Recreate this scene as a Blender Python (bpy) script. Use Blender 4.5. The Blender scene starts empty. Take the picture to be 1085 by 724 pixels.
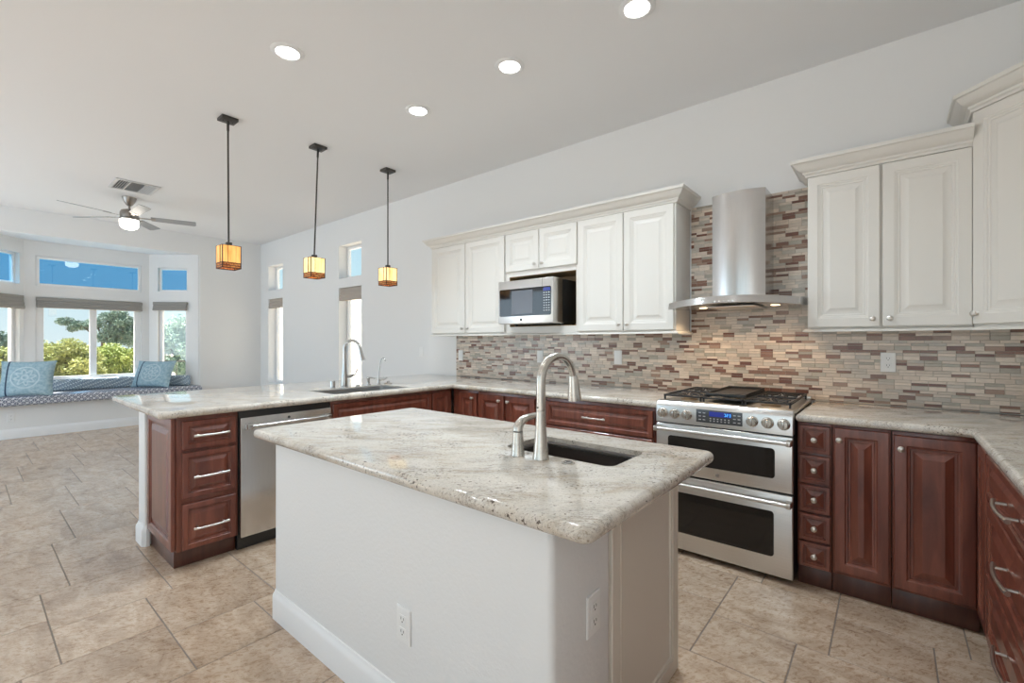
import bpy, bmesh, math, random
from mathutils import Vector, Matrix

random.seed(7)
sc = bpy.context.scene
C = bpy.context.collection
PI = math.pi

# ------------------------------------------------------------------ camera, sky, sun, large lights, exposure
YAW = math.radians(39.63)
cam = bpy.data.cameras.new('camera')
cam.sensor_fit = 'HORIZONTAL'
cam.sensor_width = 36.0
cam.lens = 36.0 * 484.0 / 1085.0
cam.clip_start = 0.02
cam.clip_end = 300
camo = bpy.data.objects.new('camera', cam)
C.objects.link(camo)
camo.location = (0, 0, 1.30)
camo.rotation_euler = (PI / 2, 0, YAW)
sc.camera = camo

sc.view_settings.view_transform = 'Standard'
sc.view_settings.look = 'None'
sc.view_settings.gamma = 1.0
sc.view_settings.use_curve_mapping = False
sc.view_settings.exposure = 0.24
sc.cycles.use_denoising = True
sc.cycles.max_bounces = 10
sc.cycles.diffuse_bounces = 6
sc.cycles.glossy_bounces = 4
sc.cycles.transparent_max_bounces = 12
sc.cycles.sample_clamp_indirect = 8.0

SKY_STRENGTH = 0.88
SUN_STRENGTH = 15.0
FRONT_FILL = 12.0        # unseen area light added behind the camera to fill the kitchen
LIVING_FILL = 68.0      # unseen area light added behind the camera to fill the living room
SIDE_FILL = 4.0         # unseen area light added at the closed right wall to brighten the island end
SPOT_W = 19.5            # base power of the recessed ceiling lights and the added fill spots

wd = bpy.data.worlds.new('sky')
sc.world = wd
wd.use_nodes = True
nt = wd.node_tree
nt.nodes.clear()
wo = nt.nodes.new('ShaderNodeOutputWorld')
bg = nt.nodes.new('ShaderNodeBackground')
tc = nt.nodes.new('ShaderNodeTexCoord')
sx = nt.nodes.new('ShaderNodeSeparateXYZ')
rp = nt.nodes.new('ShaderNodeValToRGB')
nt.links.new(tc.outputs['Generated'], sx.inputs[0])
nt.links.new(sx.outputs['Z'], rp.inputs[0])
nt.links.new(rp.outputs[0], bg.inputs[0])
nt.links.new(bg.outputs[0], wo.inputs[0])
bg.inputs[1].default_value = SKY_STRENGTH
cr = rp.color_ramp
cr.elements[0].position = 0.0
cr.elements[0].color = (0.78, 0.92, 0.97, 1)
cr.elements[1].position = 0.6
cr.elements[1].color = (0.22, 0.45, 0.80, 1)
e_ = cr.elements.new(0.13)
e_.color = (0.60, 0.86, 0.97, 1)


def lamp(name, kind, loc, energy, color=(1, 1, 1), rot=(0, 0, 0), size=None, size_y=None, **kw):
    L = bpy.data.lights.new(name, kind)
    L.energy = energy
    L.color = color
    if kind == 'AREA':
        L.shape = 'RECTANGLE'
        L.size = size
        L.size_y = size_y or size
    for k, v in kw.items():
        setattr(L, k, v)
    o = bpy.data.objects.new(name, L)
    C.objects.link(o)
    o.location = loc
    o.rotation_euler = rot
    return o


sun_dir = Vector((0.44, 0.90, 0)).normalized() * math.cos(math.radians(65)) + Vector((0, 0, -math.sin(math.radians(65))))
so = lamp('sun', 'SUN', (-20, -20, 30), SUN_STRENGTH, (1, 0.96, 0.9), angle=0.009)
so.rotation_euler = sun_dir.to_track_quat('-Z', 'Y').to_euler()

lamp('added_fill_kitchen', 'AREA', (-0.2, -2.95, 1.45), FRONT_FILL, (0.88, 0.95, 1.0), (PI / 2, 0, 0), 3.2, 2.2)
lamp('added_fill_living', 'AREA', (-7.2, -2.95, 1.45), LIVING_FILL, (0.64, 0.82, 1.0), (PI / 2, 0, 0), 3.2, 2.2)

lamp('added_fill_side', 'AREA', (0.90, -0.60, 1.5), SIDE_FILL, (0.92, 0.97, 1.0), (PI / 2, 0, PI / 2 - 0.9), 1.2, 1.4)
for x_, y_ in ((-1.0, 0.5), (-2.9, -0.6), (-0.9, -1.6), (-5.2, -1.2), (-5.2, 0.6), (-7.4, -1.2)):   # fill spots added out of view to brighten the room, without fixtures
    lamp('recessed_or_fill_lamp', 'SPOT', (x_, y_, 3.08), SPOT_W * 0.8, (0.93, 0.98, 1.0), spot_size=2.4, spot_blend=1.0, shadow_soft_size=0.07)


# ------------------------------------------------------------------ materials
def S(r, g, b):
    def f(c):
        c /= 255.0
        return c / 12.92 if c <= 0.04045 else ((c + 0.055) / 1.055) ** 2.4
    return (f(r), f(g), f(b), 1.0)


def new_mat(name):
    m = bpy.data.materials.new(name)
    m.use_nodes = True
    n = m.node_tree.nodes
    b = n['Principled BSDF']
    return m, n, m.node_tree.links, b


def mat(name, col, rough=0.5, metal=0.0, spec=0.5, coat=0.0, bump=None, emit=None, estr=0.0, aniso=0.0):
    m, n, l, b = new_mat(name)
    b.inputs['Base Color'].default_value = col
    b.inputs['Roughness'].default_value = rough
    b.inputs['Metallic'].default_value = metal
    b.inputs['Specular IOR Level'].default_value = spec
    b.inputs['Coat Weight'].default_value = coat
    b.inputs['Coat Roughness'].default_value = 0.12
    if aniso:
        b.inputs['Anisotropic'].default_value = aniso
    if emit:
        b.inputs['Emission Color'].default_value = emit
        b.inputs['Emission Strength'].default_value = estr
    if bump:
        sc_, st_, ds_ = bump
        t = n.new('ShaderNodeTexCoord')
        no = n.new('ShaderNodeTexNoise')
        no.inputs['Scale'].default_value = sc_
        no.inputs['Detail'].default_value = 4
        bu = n.new('ShaderNodeBump')
        bu.inputs['Strength'].default_value = st_
        bu.inputs['Distance'].default_value = ds_
        l.new(t.outputs['Object'], no.inputs['Vector'])
        l.new(no.outputs[0], bu.inputs['Height'])
        l.new(bu.outputs[0], b.inputs['Normal'])
    return m


def ramp(n, pts):
    r = n.new('ShaderNodeValToRGB')
    els = r.color_ramp.elements
    els[0].position, els[0].color = pts[0]
    els[1].position, els[1].color = pts[-1]
    for p, c in pts[1:-1]:
        e = els.new(p)
        e.color = c
    return r


def noise(n, l, vec, scale, detail=5, rough=0.6, dist=0.0):
    t = n.new('ShaderNodeTexNoise')
    t.inputs['Scale'].default_value = scale
    t.inputs['Detail'].default_value = detail
    t.inputs['Roughness'].default_value = rough
    t.inputs['Distortion'].default_value = dist
    l.new(vec, t.inputs['Vector'])
    return t.outputs[0]


def mapping(n, l, vec, scale=(1, 1, 1), rot=(0, 0, 0)):
    mp = n.new('ShaderNodeMapping')
    mp.inputs['Scale'].default_value = scale
    mp.inputs['Rotation'].default_value = rot
    l.new(vec, mp.inputs[0])
    return mp.outputs[0]


def mixc(n, l, fac, a, b, mode='MIX'):
    x = n.new('ShaderNodeMix')
    x.data_type = 'RGBA'
    x.blend_type = mode
    for sock, v in ((x.inputs[0], fac), (x.inputs[6], a), (x.inputs[7], b)):
        if hasattr(v, 'links'):
            l.new(v, sock)
        else:
            sock.default_value = v
    return x.outputs[2]


def math_(n, l, op, a, b=None, c=None):
    x = n.new('ShaderNodeMath')
    x.operation = op
    for i, v in enumerate((a, b, c)):
        if v is None:
            continue
        if hasattr(v, 'links'):
            l.new(v, x.inputs[i])
        else:
            x.inputs[i].default_value = v
    return x.outputs[0]


def objvec(n):
    return n.new('ShaderNodeTexCoord').outputs['Object']


def streak(n, l, v, ang, scale):
    """coordinates stretched along a direction in the counter plane"""
    return mapping(n, l, mapping(n, l, v, (1, 1, 1), (0, 0, -ang)), scale)


def granite():
    m, n, l, b = new_mat('granite')
    v = objvec(n)
    A = 0.62
    big = noise(n, l, streak(n, l, v, A, (1.2, 3.4, 2.4)), 3.2, 7, 0.66, 0.8)
    r1 = ramp(n, [(0.30, S(192, 178, 160)), (0.43, S(210, 202, 190)), (0.56, S(219, 213, 204)), (0.74, S(205, 196, 184))])
    l.new(big, r1.inputs[0])
    vein = noise(n, l, streak(n, l, v, A + 0.08, (1.0, 4.6, 3.0)), 9.0, 9, 0.74, 1.6)
    r2 = ramp(n, [(0.455, (0, 0, 0, 1)), (0.497, (1, 1, 1, 1)), (0.512, (0.9, 0.9, 0.9, 1)), (0.555, (0, 0, 0, 1))])
    l.new(vein, r2.inputs[0])
    gate = noise(n, l, streak(n, l, v, A, (1, 2.2, 1)), 4.5, 3, 0.5, 0.5)
    rg = ramp(n, [(0.44, (0, 0, 0, 1)), (0.60, (1, 1, 1, 1))])
    l.new(gate, rg.inputs[0])
    f2 = math_(n, l, 'MULTIPLY', math_(n, l, 'MULTIPLY', r2.outputs[0], rg.outputs[0]), 0.62)
    c = mixc(n, l, f2, r1.outputs[0], S(128, 116, 105))
    fine = noise(n, l, streak(n, l, v, A, (1, 2.0, 1.5)), 110.0, 5, 0.75)
    rf = ramp(n, [(0.35, S(158, 140, 120)), (0.47, S(255, 255, 255)), (0.64, S(242, 238, 232))])
    l.new(fine, rf.inputs[0])
    c = mixc(n, l, 0.8, c, rf.outputs[0], 'MULTIPLY')
    sp = noise(n, l, streak(n, l, v, A, (1, 1.6, 1.2)), 70.0, 3, 0.55, 0.4)
    sg = noise(n, l, v, 6.0, 3, 0.6)
    s2 = math_(n, l, 'ADD', sp, math_(n, l, 'MULTIPLY', sg, 0.45))
    rs = ramp(n, [(0.865, (0, 0, 0, 1)), (0.915, (1, 1, 1, 1))])
    l.new(s2, rs.inputs[0])
    c = mixc(n, l, math_(n, l, 'MULTIPLY', rs.outputs[0], 0.85), c, S(66, 50, 42))
    l.new(c, b.inputs['Base Color'])
    b.inputs['Roughness'].default_value = 0.055
    b.inputs['Specular IOR Level'].default_value = 0.6
    return m


def floor_tile():
    m, n, l, b = new_mat('floor_tile')
    at = n.new('ShaderNodeAttribute')
    at.attribute_name = 'tile'
    at.attribute_type = 'GEOMETRY'
    sp = n.new('ShaderNodeSeparateColor')
    l.new(at.outputs['Color'], sp.inputs[0])
    v = objvec(n)
    off = n.new('ShaderNodeVectorMath')
    off.operation = 'MULTIPLY_ADD'
    l.new(at.outputs['Color'], off.inputs[0])
    off.inputs[1].default_value = (9, 9, 9)
    l.new(v, off.inputs[2])
    vv = off.outputs[0]
    w = mapping(n, l, vv, (1.0, 2.4, 1.0), (0, 0, 0.5))
    a = noise(n, l, w, 3.4, 9, 0.68, 0.7)
    r = ramp(n, [(0.28, S(152, 126, 103)), (0.42, S(180, 156, 132)), (0.54, S(196, 173, 149)), (0.74, S(210, 191, 170))])
    l.new(a, r.inputs[0])
    f = noise(n, l, streak(n, l, vv, 0.9, (1, 1.9, 1)), 27, 9, 0.80, 0.9)
    rf = ramp(n, [(0.33, S(158, 132, 108)), (0.43, S(220, 206, 190)), (0.51, S(255, 255, 255)), (0.62, S(255, 255, 255))])
    l.new(f, rf.inputs[0])
    c = mixc(n, l, 0.8, r.outputs[0], rf.outputs[0], 'MULTIPLY')
    val = math_(n, l, 'MULTIPLY_ADD', sp.outputs[1], 0.12, 0.95)
    hs = n.new('ShaderNodeHueSaturation')
    l.new(val, hs.inputs['Value'])
    hs.inputs['Saturation'].default_value = 0.95
    l.new(c, hs.inputs['Color'])
    l.new(hs.outputs[0], b.inputs['Base Color'])
    b.inputs['Roughness'].default_value = 0.27
    b.inputs['Specular IOR Level'].default_value = 1.0
    bu = n.new('ShaderNodeBump')
    bu.inputs['Strength'].default_value = 0.15
    bu.inputs['Distance'].default_value = 0.004
    l.new(f, bu.inputs['Height'])
    l.new(bu.outputs[0], b.inputs['Normal'])
    return m


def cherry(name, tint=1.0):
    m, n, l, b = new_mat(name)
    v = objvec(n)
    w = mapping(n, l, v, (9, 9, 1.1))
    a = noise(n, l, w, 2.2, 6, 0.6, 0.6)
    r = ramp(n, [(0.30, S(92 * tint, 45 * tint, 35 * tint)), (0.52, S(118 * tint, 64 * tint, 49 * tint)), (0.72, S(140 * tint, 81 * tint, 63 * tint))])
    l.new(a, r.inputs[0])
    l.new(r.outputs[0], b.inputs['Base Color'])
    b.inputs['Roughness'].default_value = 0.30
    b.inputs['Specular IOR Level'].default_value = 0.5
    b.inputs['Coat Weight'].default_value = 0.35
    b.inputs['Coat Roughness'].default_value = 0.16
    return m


def steel(name, col, rough, stretch=(1, 1, 60)):
    m, n, l, b = new_mat(name)
    v = objvec(n)
    a = noise(n, l, mapping(n, l, v, stretch), 8, 3, 0.6)
    r = ramp(n, [(0.3, tuple(x * 0.9 for x in col[:3]) + (1,)), (0.7, col)])
    l.new(a, r.inputs[0])
    l.new(r.outputs[0], b.inputs['Base Color'])
    b.inputs['Metallic'].default_value = 1.0
    b.inputs['Roughness'].default_value = rough
    bu = n.new('ShaderNodeBump')
    bu.inputs['Strength'].default_value = 0.05
    bu.inputs['Distance'].default_value = 0.001
    l.new(a, bu.inputs['Height'])
    l.new(bu.outputs[0], b.inputs['Normal'])
    return m


def thin_glass(name, tint, refl=0.06):
    m = bpy.data.materials.new(name)
    m.use_nodes = True
    n, l = m.node_tree.nodes, m.node_tree.links
    n.clear()
    o = n.new('ShaderNodeOutputMaterial')
    mx = n.new('ShaderNodeMixShader')
    t = n.new('ShaderNodeBsdfTransparent')
    g = n.new('ShaderNodeBsdfGlossy')
    t.inputs[0].default_value = tint
    g.inputs['Roughness'].default_value = 0.0
    mx.inputs[0].default_value = refl
    l.new(t.outputs[0], mx.inputs[1])
    l.new(g.outputs[0], mx.inputs[2])
    l.new(mx.outputs[0], o.inputs[0])
    return m


def mosaic():
    m, n, l, b = new_mat('mosaic_tile')
    at = n.new('ShaderNodeAttribute')
    at.attribute_name = 'tile'
    at.attribute_type = 'GEOMETRY'
    v = objvec(n)
    a = noise(n, l, mapping(n, l, v, (12, 12, 60)), 3, 4, 0.6)
    r = ramp(n, [(0.3, S(228, 226, 224)), (0.7, S(255, 255, 255))])
    l.new(a, r.inputs[0])
    c = mixc(n, l, 0.8, at.outputs['Color'], r.outputs[0], 'MULTIPLY')
    l.new(c, b.inputs['Base Color'])
    b.inputs['Roughness'].default_value = 0.22
    return m


def trellis(name, dark, light, scale):
    """woven fabric with an interlocking lattice"""
    m, n, l, b = new_mat(name)
    v = objvec(n)
    sp = n.new('ShaderNodeSeparateXYZ')
    l.new(v, sp.inputs[0])
    u = math_(n, l, 'MULTIPLY', math_(n, l, 'ADD', sp.outputs[0], sp.outputs[1]), scale)
    w = math_(n, l, 'MULTIPLY', math_(n, l, 'ADD', sp.outputs[2], math_(n, l, 'MULTIPLY', sp.outputs[0], 0.6)), scale)
    p = math_(n, l, 'PINGPONG', math_(n, l, 'ADD', u, w), 0.5)
    q = math_(n, l, 'PINGPONG', math_(n, l, 'SUBTRACT', u, w), 0.5)
    d = math_(n, l, 'ABSOLUTE', math_(n, l, 'SUBTRACT', p, q))
    e = math_(n, l, 'MINIMUM', p, q)
    f1 = math_(n, l, 'LESS_THAN', d, 0.075)
    f2 = math_(n, l, 'LESS_THAN', e, 0.09)
    f = math_(n, l, 'MAXIMUM', f1, f2)
    c = mixc(n, l, f, dark, light)
    l.new(c, b.inputs['Base Color'])
    b.inputs['Roughness'].default_value = 0.85
    return m


def pillow_cloth():
    m, n, l, b = new_mat('pillow_cloth')
    v = objvec(n)
    sp = n.new('ShaderNodeSeparateXYZ')
    l.new(v, sp.inputs[0])
    x, z = sp.outputs[0], sp.outputs[2]
    r = math_(n, l, 'SQRT', math_(n, l, 'ADD', math_(n, l, 'MULTIPLY', x, x), math_(n, l, 'MULTIPLY', z, z)))
    th = math_(n, l, 'ARCTAN2', z, x)
    pet = math_(n, l, 'SINE', math_(n, l, 'MULTIPLY', th, 8.0))
    petr = math_(n, l, 'MULTIPLY_ADD', pet, 0.022, 0.085)
    inpet = math_(n, l, 'LESS_THAN', math_(n, l, 'ABSOLUTE', math_(n, l, 'SUBTRACT', r, petr)), 0.012)
    ring = math_(n, l, 'LESS_THAN', math_(n, l, 'ABSOLUTE', math_(n, l, 'SUBTRACT', r, 0.14)), 0.008)
    core = math_(n, l, 'LESS_THAN', math_(n, l, 'ABSOLUTE', math_(n, l, 'SUBTRACT', r, 0.03)), 0.01)
    f = math_(n, l, 'MAXIMUM', inpet, math_(n, l, 'MAXIMUM', ring, core))
    no = noise(n, l, v, 30, 4, 0.6)
    rr = ramp(n, [(0.35, S(134, 164, 178)), (0.65, S(168, 192, 201))])
    l.new(no, rr.inputs[0])
    c = mixc(n, l, math_(n, l, 'MULTIPLY', f, 0.45), rr.outputs[0], S(212, 222, 225))
    band = math_(n, l, 'LESS_THAN', math_(n, l, 'ABSOLUTE', math_(n, l, 'ADD', x, 0.185)), 0.009)
    c = mixc(n, l, band, c, S(38, 58, 82))
    l.new(c, b.inputs['Base Color'])
    b.inputs['Roughness'].default_value = 0.8
    return m


def shade_glass(name, warm, estr):
    m, n, l, b = new_mat(name)
    v = objvec(n)
    a = noise(n, l, mapping(n, l, v, (14, 14, 2)), 2.5, 4, 0.6, 0.6)
    r = ramp(n, [(0.3, warm[0]), (0.7, warm[1])])
    l.new(a, r.inputs[0])
    l.new(r.outputs[0], b.inputs['Base Color'])
    l.new(r.outputs[0], b.inputs['Emission Color'])
    b.inputs['Emission Strength'].default_value = estr
    b.inputs['Roughness'].default_value = 0.3
    return m


def leafmat(name, c1, c2, scale=3):
    m, n, l, b = new_mat(name)
    a = noise(n, l, objvec(n), scale, 4, 0.6)
    r = ramp(n, [(0.35, c1), (0.65, c2)])
    l.new(a, r.inputs[0])
    l.new(r.outputs[0], b.inputs['Base Color'])
    b.inputs['Roughness'].default_value = 0.6
    return m


WALL = mat('wall_paint', (0.80, 0.80, 0.795, 1), 0.7, bump=(160, 0.08, 0.002))
PLASTER = mat('textured_plaster', (0.80, 0.80, 0.795, 1), 0.6, bump=(70, 0.22, 0.004))
CEIL = mat('ceiling_paint', (0.84, 0.84, 0.845, 1), 0.8, bump=(120, 0.08, 0.002))
TRIM = mat('white_trim', (0.84, 0.84, 0.84, 1), 0.4)
VINYL = mat('white_vinyl', (0.86, 0.86, 0.86, 1), 0.35)
PLATE = mat('white_plastic', (0.84, 0.84, 0.83, 1), 0.35)
SLOT = mat('dark_slot', (0.03, 0.03, 0.03, 1), 0.6)
GRANITE = granite()
FLOOR = floor_tile()
GROUT = mat('floor_grout', S(126, 114, 104), 0.8)
CHERRY = cherry('cherry_wood')
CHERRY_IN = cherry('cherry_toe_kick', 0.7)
CREAM = mat('cream_paint', S(224, 220, 213), 0.38)
CREAM2 = mat('warm_cream_paint', S(222, 214, 202), 0.42)
STEEL = steel('brushed_steel', (0.62, 0.61, 0.60, 1), 0.23, (60, 60, 1))
STEELH = steel('brushed_steel_panel', (0.70, 0.685, 0.665, 1), 0.30, (1, 60, 60))
NICKEL = steel('satin_nickel', (0.66, 0.63, 0.58, 1), 0.27, (8, 8, 8))
PEWTER = steel('pewter', (0.70, 0.66, 0.61, 1), 0.32, (8, 8, 8))
CHROME = mat('chrome', (0.55, 0.55, 0.55, 1), 0.15, 1.0)
BLACKGL = mat('black_glass', (0.012, 0.010, 0.009, 1), 0.06, spec=0.5)
BLACK = mat('black_enamel', (0.02, 0.02, 0.02, 1), 0.35)
IRON = mat('cast_iron', (0.024, 0.022, 0.022, 1), 0.5, bump=(200, 0.2, 0.001))
PANELGL = mat('control_panel_glass', (0.07, 0.075, 0.08, 1), 0.2)
DISPLAY = mat('blue_display', (0.01, 0.015, 0.08, 1), 0.2, emit=(0.05, 0.08, 0.5, 1), estr=0.35)
DIGIT = mat('cyan_digits', (0.1, 0.5, 0.9, 1), 0.4, emit=(0.1, 0.6, 1, 1), estr=0.8)
KEYS = mat('pale_key_print', (0.45, 0.45, 0.46, 1), 0.5)
BRASS = mat('burner_brass', (0.55, 0.40, 0.26, 1), 0.3, 1.0)
BRONZE = mat('oiled_bronze', (0.075, 0.068, 0.062, 1), 0.42, 0.6)
SINKDARK = mat('dark_sink', (0.055, 0.042, 0.036, 1), 0.32, 0.2)
SINKGREY = steel('sink_steel', (0.42, 0.42, 0.42, 1), 0.35, (8, 8, 8))
GLASS = thin_glass('clear_pane', (0.97, 0.985, 0.985, 1), 0.05)
GLASSBLUE = thin_glass('blue_tinted_pane', (0.40, 0.63, 0.80, 1), 0.05)
SHADE = mat('grey_roman_fabric', S(150, 147, 142), 0.8, bump=(250, 0.2, 0.001))
SHADET = mat('taupe_roman_fabric', S(176, 166, 156), 0.8, bump=(250, 0.2, 0.001))
MOSAIC = mosaic()
MGROUT = mat('mosaic_grout', S(198, 186, 172), 0.8)
CUSHION = trellis('navy_lattice_fabric', S(40, 52, 88), S(214, 217, 222), 15.0)
BOLSTER = trellis('blue_lattice_fabric', S(48, 84, 120), S(206, 220, 226), 18.0)
PILLOW = pillow_cloth()
AMBER = shade_glass('amber_art_glass', (S(232, 158, 78), S(246, 196, 116)), 0.55)
AMBERHOT = shade_glass('lit_amber_art_glass', (S(246, 200, 120), S(255, 232, 172)), 0.75)
MOSBAND = leafmat('amber_mosaic_band', S(150, 60, 24), S(236, 168, 90), 60)
LEAD = mat('dark_leading', S(60, 34, 24), 0.5, 0.3)
BULB = mat('lit_lens', (1, 1, 1, 1), 0.5, emit=(1, 0.97, 0.93, 1), estr=7.0)
BOWL = mat('lit_frosted_bowl', (1, 1, 1, 1), 0.5, emit=(1, 0.93, 0.80, 1), estr=9.0)
WARM = mat('warm_hood_lens', (1, 1, 1, 1), 0.5, emit=(1, 0.72, 0.42, 1), estr=3.0)
FANMETAL = steel('brushed_nickel_fan', (0.36, 0.33, 0.30, 1), 0.33, (8, 8, 8))
BLADE = mat('silver_blade', S(150, 152, 156), 0.45)
VENTW = mat('vent_enamel', (0.62, 0.62, 0.62, 1), 0.4)
VENTD = mat('vent_dark', (0.10, 0.10, 0.10, 1), 0.7)
BARK = mat('bark', S(92, 78, 64), 0.9, bump=(30, 0.5, 0.02))
OLIVE = leafmat('olive_green_leaves', S(132, 142, 78), S(184, 186, 116), 2.5)
OLIVE2 = leafmat('mid_green_leaves', S(116, 134, 66), S(176, 186, 100), 2.5)
PINE = leafmat('pine_needles', S(74, 102, 88), S(120, 142, 124), 2.5)
SAGE = leafmat('sage_leaves', S(124, 152, 134), S(178, 198, 182), 2.5)
DIRT = mat('dry_ground', S(206, 190, 168), 0.95, bump=(6, 0.3, 0.03))
BLOCK = mat('pale_block_wall', S(238, 234, 226), 0.9, bump=(20, 0.2, 0.01))


# ------------------------------------------------------------------ mesh helpers
class MB:
    def __init__(self):
        self.bm = bmesh.new()

    def merge(self, b2, mi=0, mtx=None):
        for f in b2.faces:
            f.material_index = mi
        me = bpy.data.meshes.new('tmp')
        b2.to_mesh(me)
        b2.free()
        if mtx is not None:
            me.transform(mtx)
        self.bm.from_mesh(me)
        bpy.data.meshes.remove(me)

    def box(self, x0, x1, y0, y1, z0, z1, bev=0.0, mi=0, seg=2, mtx=None):
        b = bmesh.new()
        bmesh.ops.create_cube(b, size=1.0)
        for v in b.verts:
            v.co = ((x0 + x1) / 2 + v.co.x * (x1 - x0), (y0 + y1) / 2 + v.co.y * (y1 - y0), (z0 + z1) / 2 + v.co.z * (z1 - z0))
        if bev > 0:
            bmesh.ops.bevel(b, geom=b.edges[:], offset=bev, segments=seg, affect='EDGES', profile=0.5)
        self.merge(b, mi, mtx)
        return self

    def cyl(self, p0, p1, r0, r1=None, seg=20, mi=0):
        return self.tube([p0, p1], [r0, r0 if r1 is None else r1], seg, mi)

    def tube(self, pts, rad, seg=14, mi=0, cap=True):
        pts = [Vector(p) for p in pts]
        if not hasattr(rad, '__len__'):
            rad = [rad] * len(pts)
        b = bmesh.new()
        tang = []
        for i in range(len(pts)):
            a = pts[max(0, i - 1)]
            c = pts[min(len(pts) - 1, i + 1)]
            tang.append((c - a).normalized())
        up = Vector((0, 0, 1)) if abs(tang[0].z) < 0.9 else Vector((1, 0, 0))
        nrm = tang[0].cross(up).normalized()
        rings = []
        for i, p in enumerate(pts):
            t = tang[i]
            nrm = (nrm - t * nrm.dot(t)).normalized()
            bi = t.cross(nrm)
            rings.append([b.verts.new(p + (nrm * math.cos(2 * PI * k / seg) + bi * math.sin(2 * PI * k / seg)) * rad[i]) for k in range(seg)])
        for i in range(len(rings) - 1):
            for k in range(seg):
                b.faces.new((rings[i][k], rings[i][(k + 1) % seg], rings[i + 1][(k + 1) % seg], rings[i + 1][k]))
        if cap:
            b.faces.new(list(reversed(rings[0])))
            b.faces.new(rings[-1])
        bmesh.ops.recalc_face_normals(b, faces=b.faces[:])
        self.merge(b, mi)
        return self

    def lathe(self, prof, c, axis='Z', seg=24, mi=0, closed=False):
        """prof = [(radius, height)], revolved about an axis through c; axis 'Z', '-Y', '-Z'"""
        b = bmesh.new()
        rings = []
        for r, h in prof:
            ring = []
            for k in range(seg):
                a = 2 * PI * k / seg
                p = (max(r, 1e-5) * math.cos(a), max(r, 1e-5) * math.sin(a), h)
                ring.append(b.verts.new(p))
            rings.append(ring)
        for i in range(len(rings) - 1):
            for k in range(seg):
                b.faces.new((rings[i][k], rings[i][(k + 1) % seg], rings[i + 1][(k + 1) % seg], rings[i + 1][k]))
        if closed:
            for k in range(seg):
                b.faces.new((rings[-1][k], rings[-1][(k + 1) % seg], rings[0][(k + 1) % seg], rings[0][k]))
        else:
            b.faces.new(list(reversed(rings[0])))
            b.faces.new(rings[-1])
        M_ = Matrix.Translation(Vector(c))
        if axis == '-Y':
            M_ = M_ @ Matrix.Rotation(PI / 2, 4, 'X')
        elif axis == '-Z':
            M_ = M_ @ Matrix.Rotation(PI, 4, 'X')
        elif axis == '+X':
            M_ = M_ @ Matrix.Rotation(PI / 2, 4, 'Y')
        bmesh.ops.recalc_face_normals(b, faces=b.faces[:])
        self.merge(b, mi, M_)
        return self

    def panel(self, x0, x1, z0, z1, rings, y=0.0, mi=0):
        """nested rectangles facing -y: rings = [(inset, outward)]"""
        b = bmesh.new()
        rs = []
        for ins, out in rings:
            rs.append([b.verts.new((xx, y - out, zz)) for xx, zz in ((x0 + ins, z0 + ins), (x1 - ins, z0 + ins), (x1 - ins, z1 - ins), (x0 + ins, z1 - ins))])
        for i in range(len(rs) - 1):
            for k in range(4):
                b.faces.new((rs[i][k], rs[i][(k + 1) % 4], rs[i + 1][(k + 1) % 4], rs[i + 1][k]))
        b.faces.new(rs[-1])
        b.faces.new(list(reversed(rs[0])))
        bmesh.ops.recalc_face_normals(b, faces=b.faces[:])
        self.merge(b, mi)
        return self

    def prism(self, outline, z0, z1, bev=0.0, mi=0, mtx=None):
        b = bmesh.new()
        lo = [b.verts.new((x, y, z0)) for x, y in outline]
        hi = [b.verts.new((x, y, z1)) for x, y in outline]
        n = len(lo)
        for k in range(n):
            b.faces.new((lo[k], lo[(k + 1) % n], hi[(k + 1) % n], hi[k]))
        b.faces.new(hi)
        b.faces.new(list(reversed(lo)))
        bmesh.ops.recalc_face_normals(b, faces=b.faces[:])
        if bev:
            bmesh.ops.bevel(b, geom=b.edges[:], offset=bev, segments=2, affect='EDGES', profile=0.5)
        self.merge(b, mi, mtx)
        return self

    def sweep(self, path, prof, mi=0, closed=False):
        """sweep closed profile [(outward, z)] along an open 2-D path; outward is to the right of travel"""
        b = bmesh.new()
        P = [Vector((p[0], p[1])) for p in path]
        rings = []
        for i, p in enumerate(P):
            if closed:
                d1 = (p - P[i - 1]).normalized()
                d2 = (P[(i + 1) % len(P)] - p).normalized()
            else:
                d1 = (p - P[i - 1]).normalized() if i else (P[1] - P[0]).normalized()
                d2 = (P[i + 1] - p).normalized() if i < len(P) - 1 else d1
            n1 = Vector((d1.y, -d1.x))
            n2 = Vector((d2.y, -d2.x))
            m_ = (n1 + n2) / (1 + n1.dot(n2))
            rings.append([b.verts.new((p.x + m_.x * o, p.y + m_.y * o, z)) for o, z in prof])
        k_ = len(prof)
        cnt = len(rings) if closed else len(rings) - 1
        for i in range(cnt):
            r0, r1 = rings[i], rings[(i + 1) % len(rings)]
            for k in range(k_):
                b.faces.new((r0[k], r0[(k + 1) % k_], r1[(k + 1) % k_], r1[k]))
        if not closed:
            b.faces.new(rings[0])
            b.faces.new(list(reversed(rings[-1])))
        bmesh.ops.recalc_face_normals(b, faces=b.faces[:])
        self.merge(b, mi)
        return self

    def slab(self, outline, z1, t, r, holes=(), mi=0):
        """stone slab: outline counter-clockwise, rounded outer edge of radius r, optional holes"""
        def offs(poly, o):
            out = []
            m = len(poly)
            for i in range(m):
                p0, p, p1 = Vector(poly[i - 1]), Vector(poly[i]), Vector(poly[(i + 1) % m])
                d1, d2 = (p - p0).normalized(), (p1 - p).normalized()
                n1, n2 = Vector((-d1.y, d1.x)), Vector((-d2.y, d2.x))
                mm = (n1 + n2) / (1 + n1.dot(n2))
                out.append((p.x + mm.x * o, p.y + mm.y * o))
            return out
        b = bmesh.new()
        z0 = z1 - t
        prof = []
        N = 6
        for k in range(N + 1):
            a = PI / 2 * k / N
            prof.append((r * (1 - math.sin(a)), z0 + r * (1 - math.cos(a))))
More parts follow.
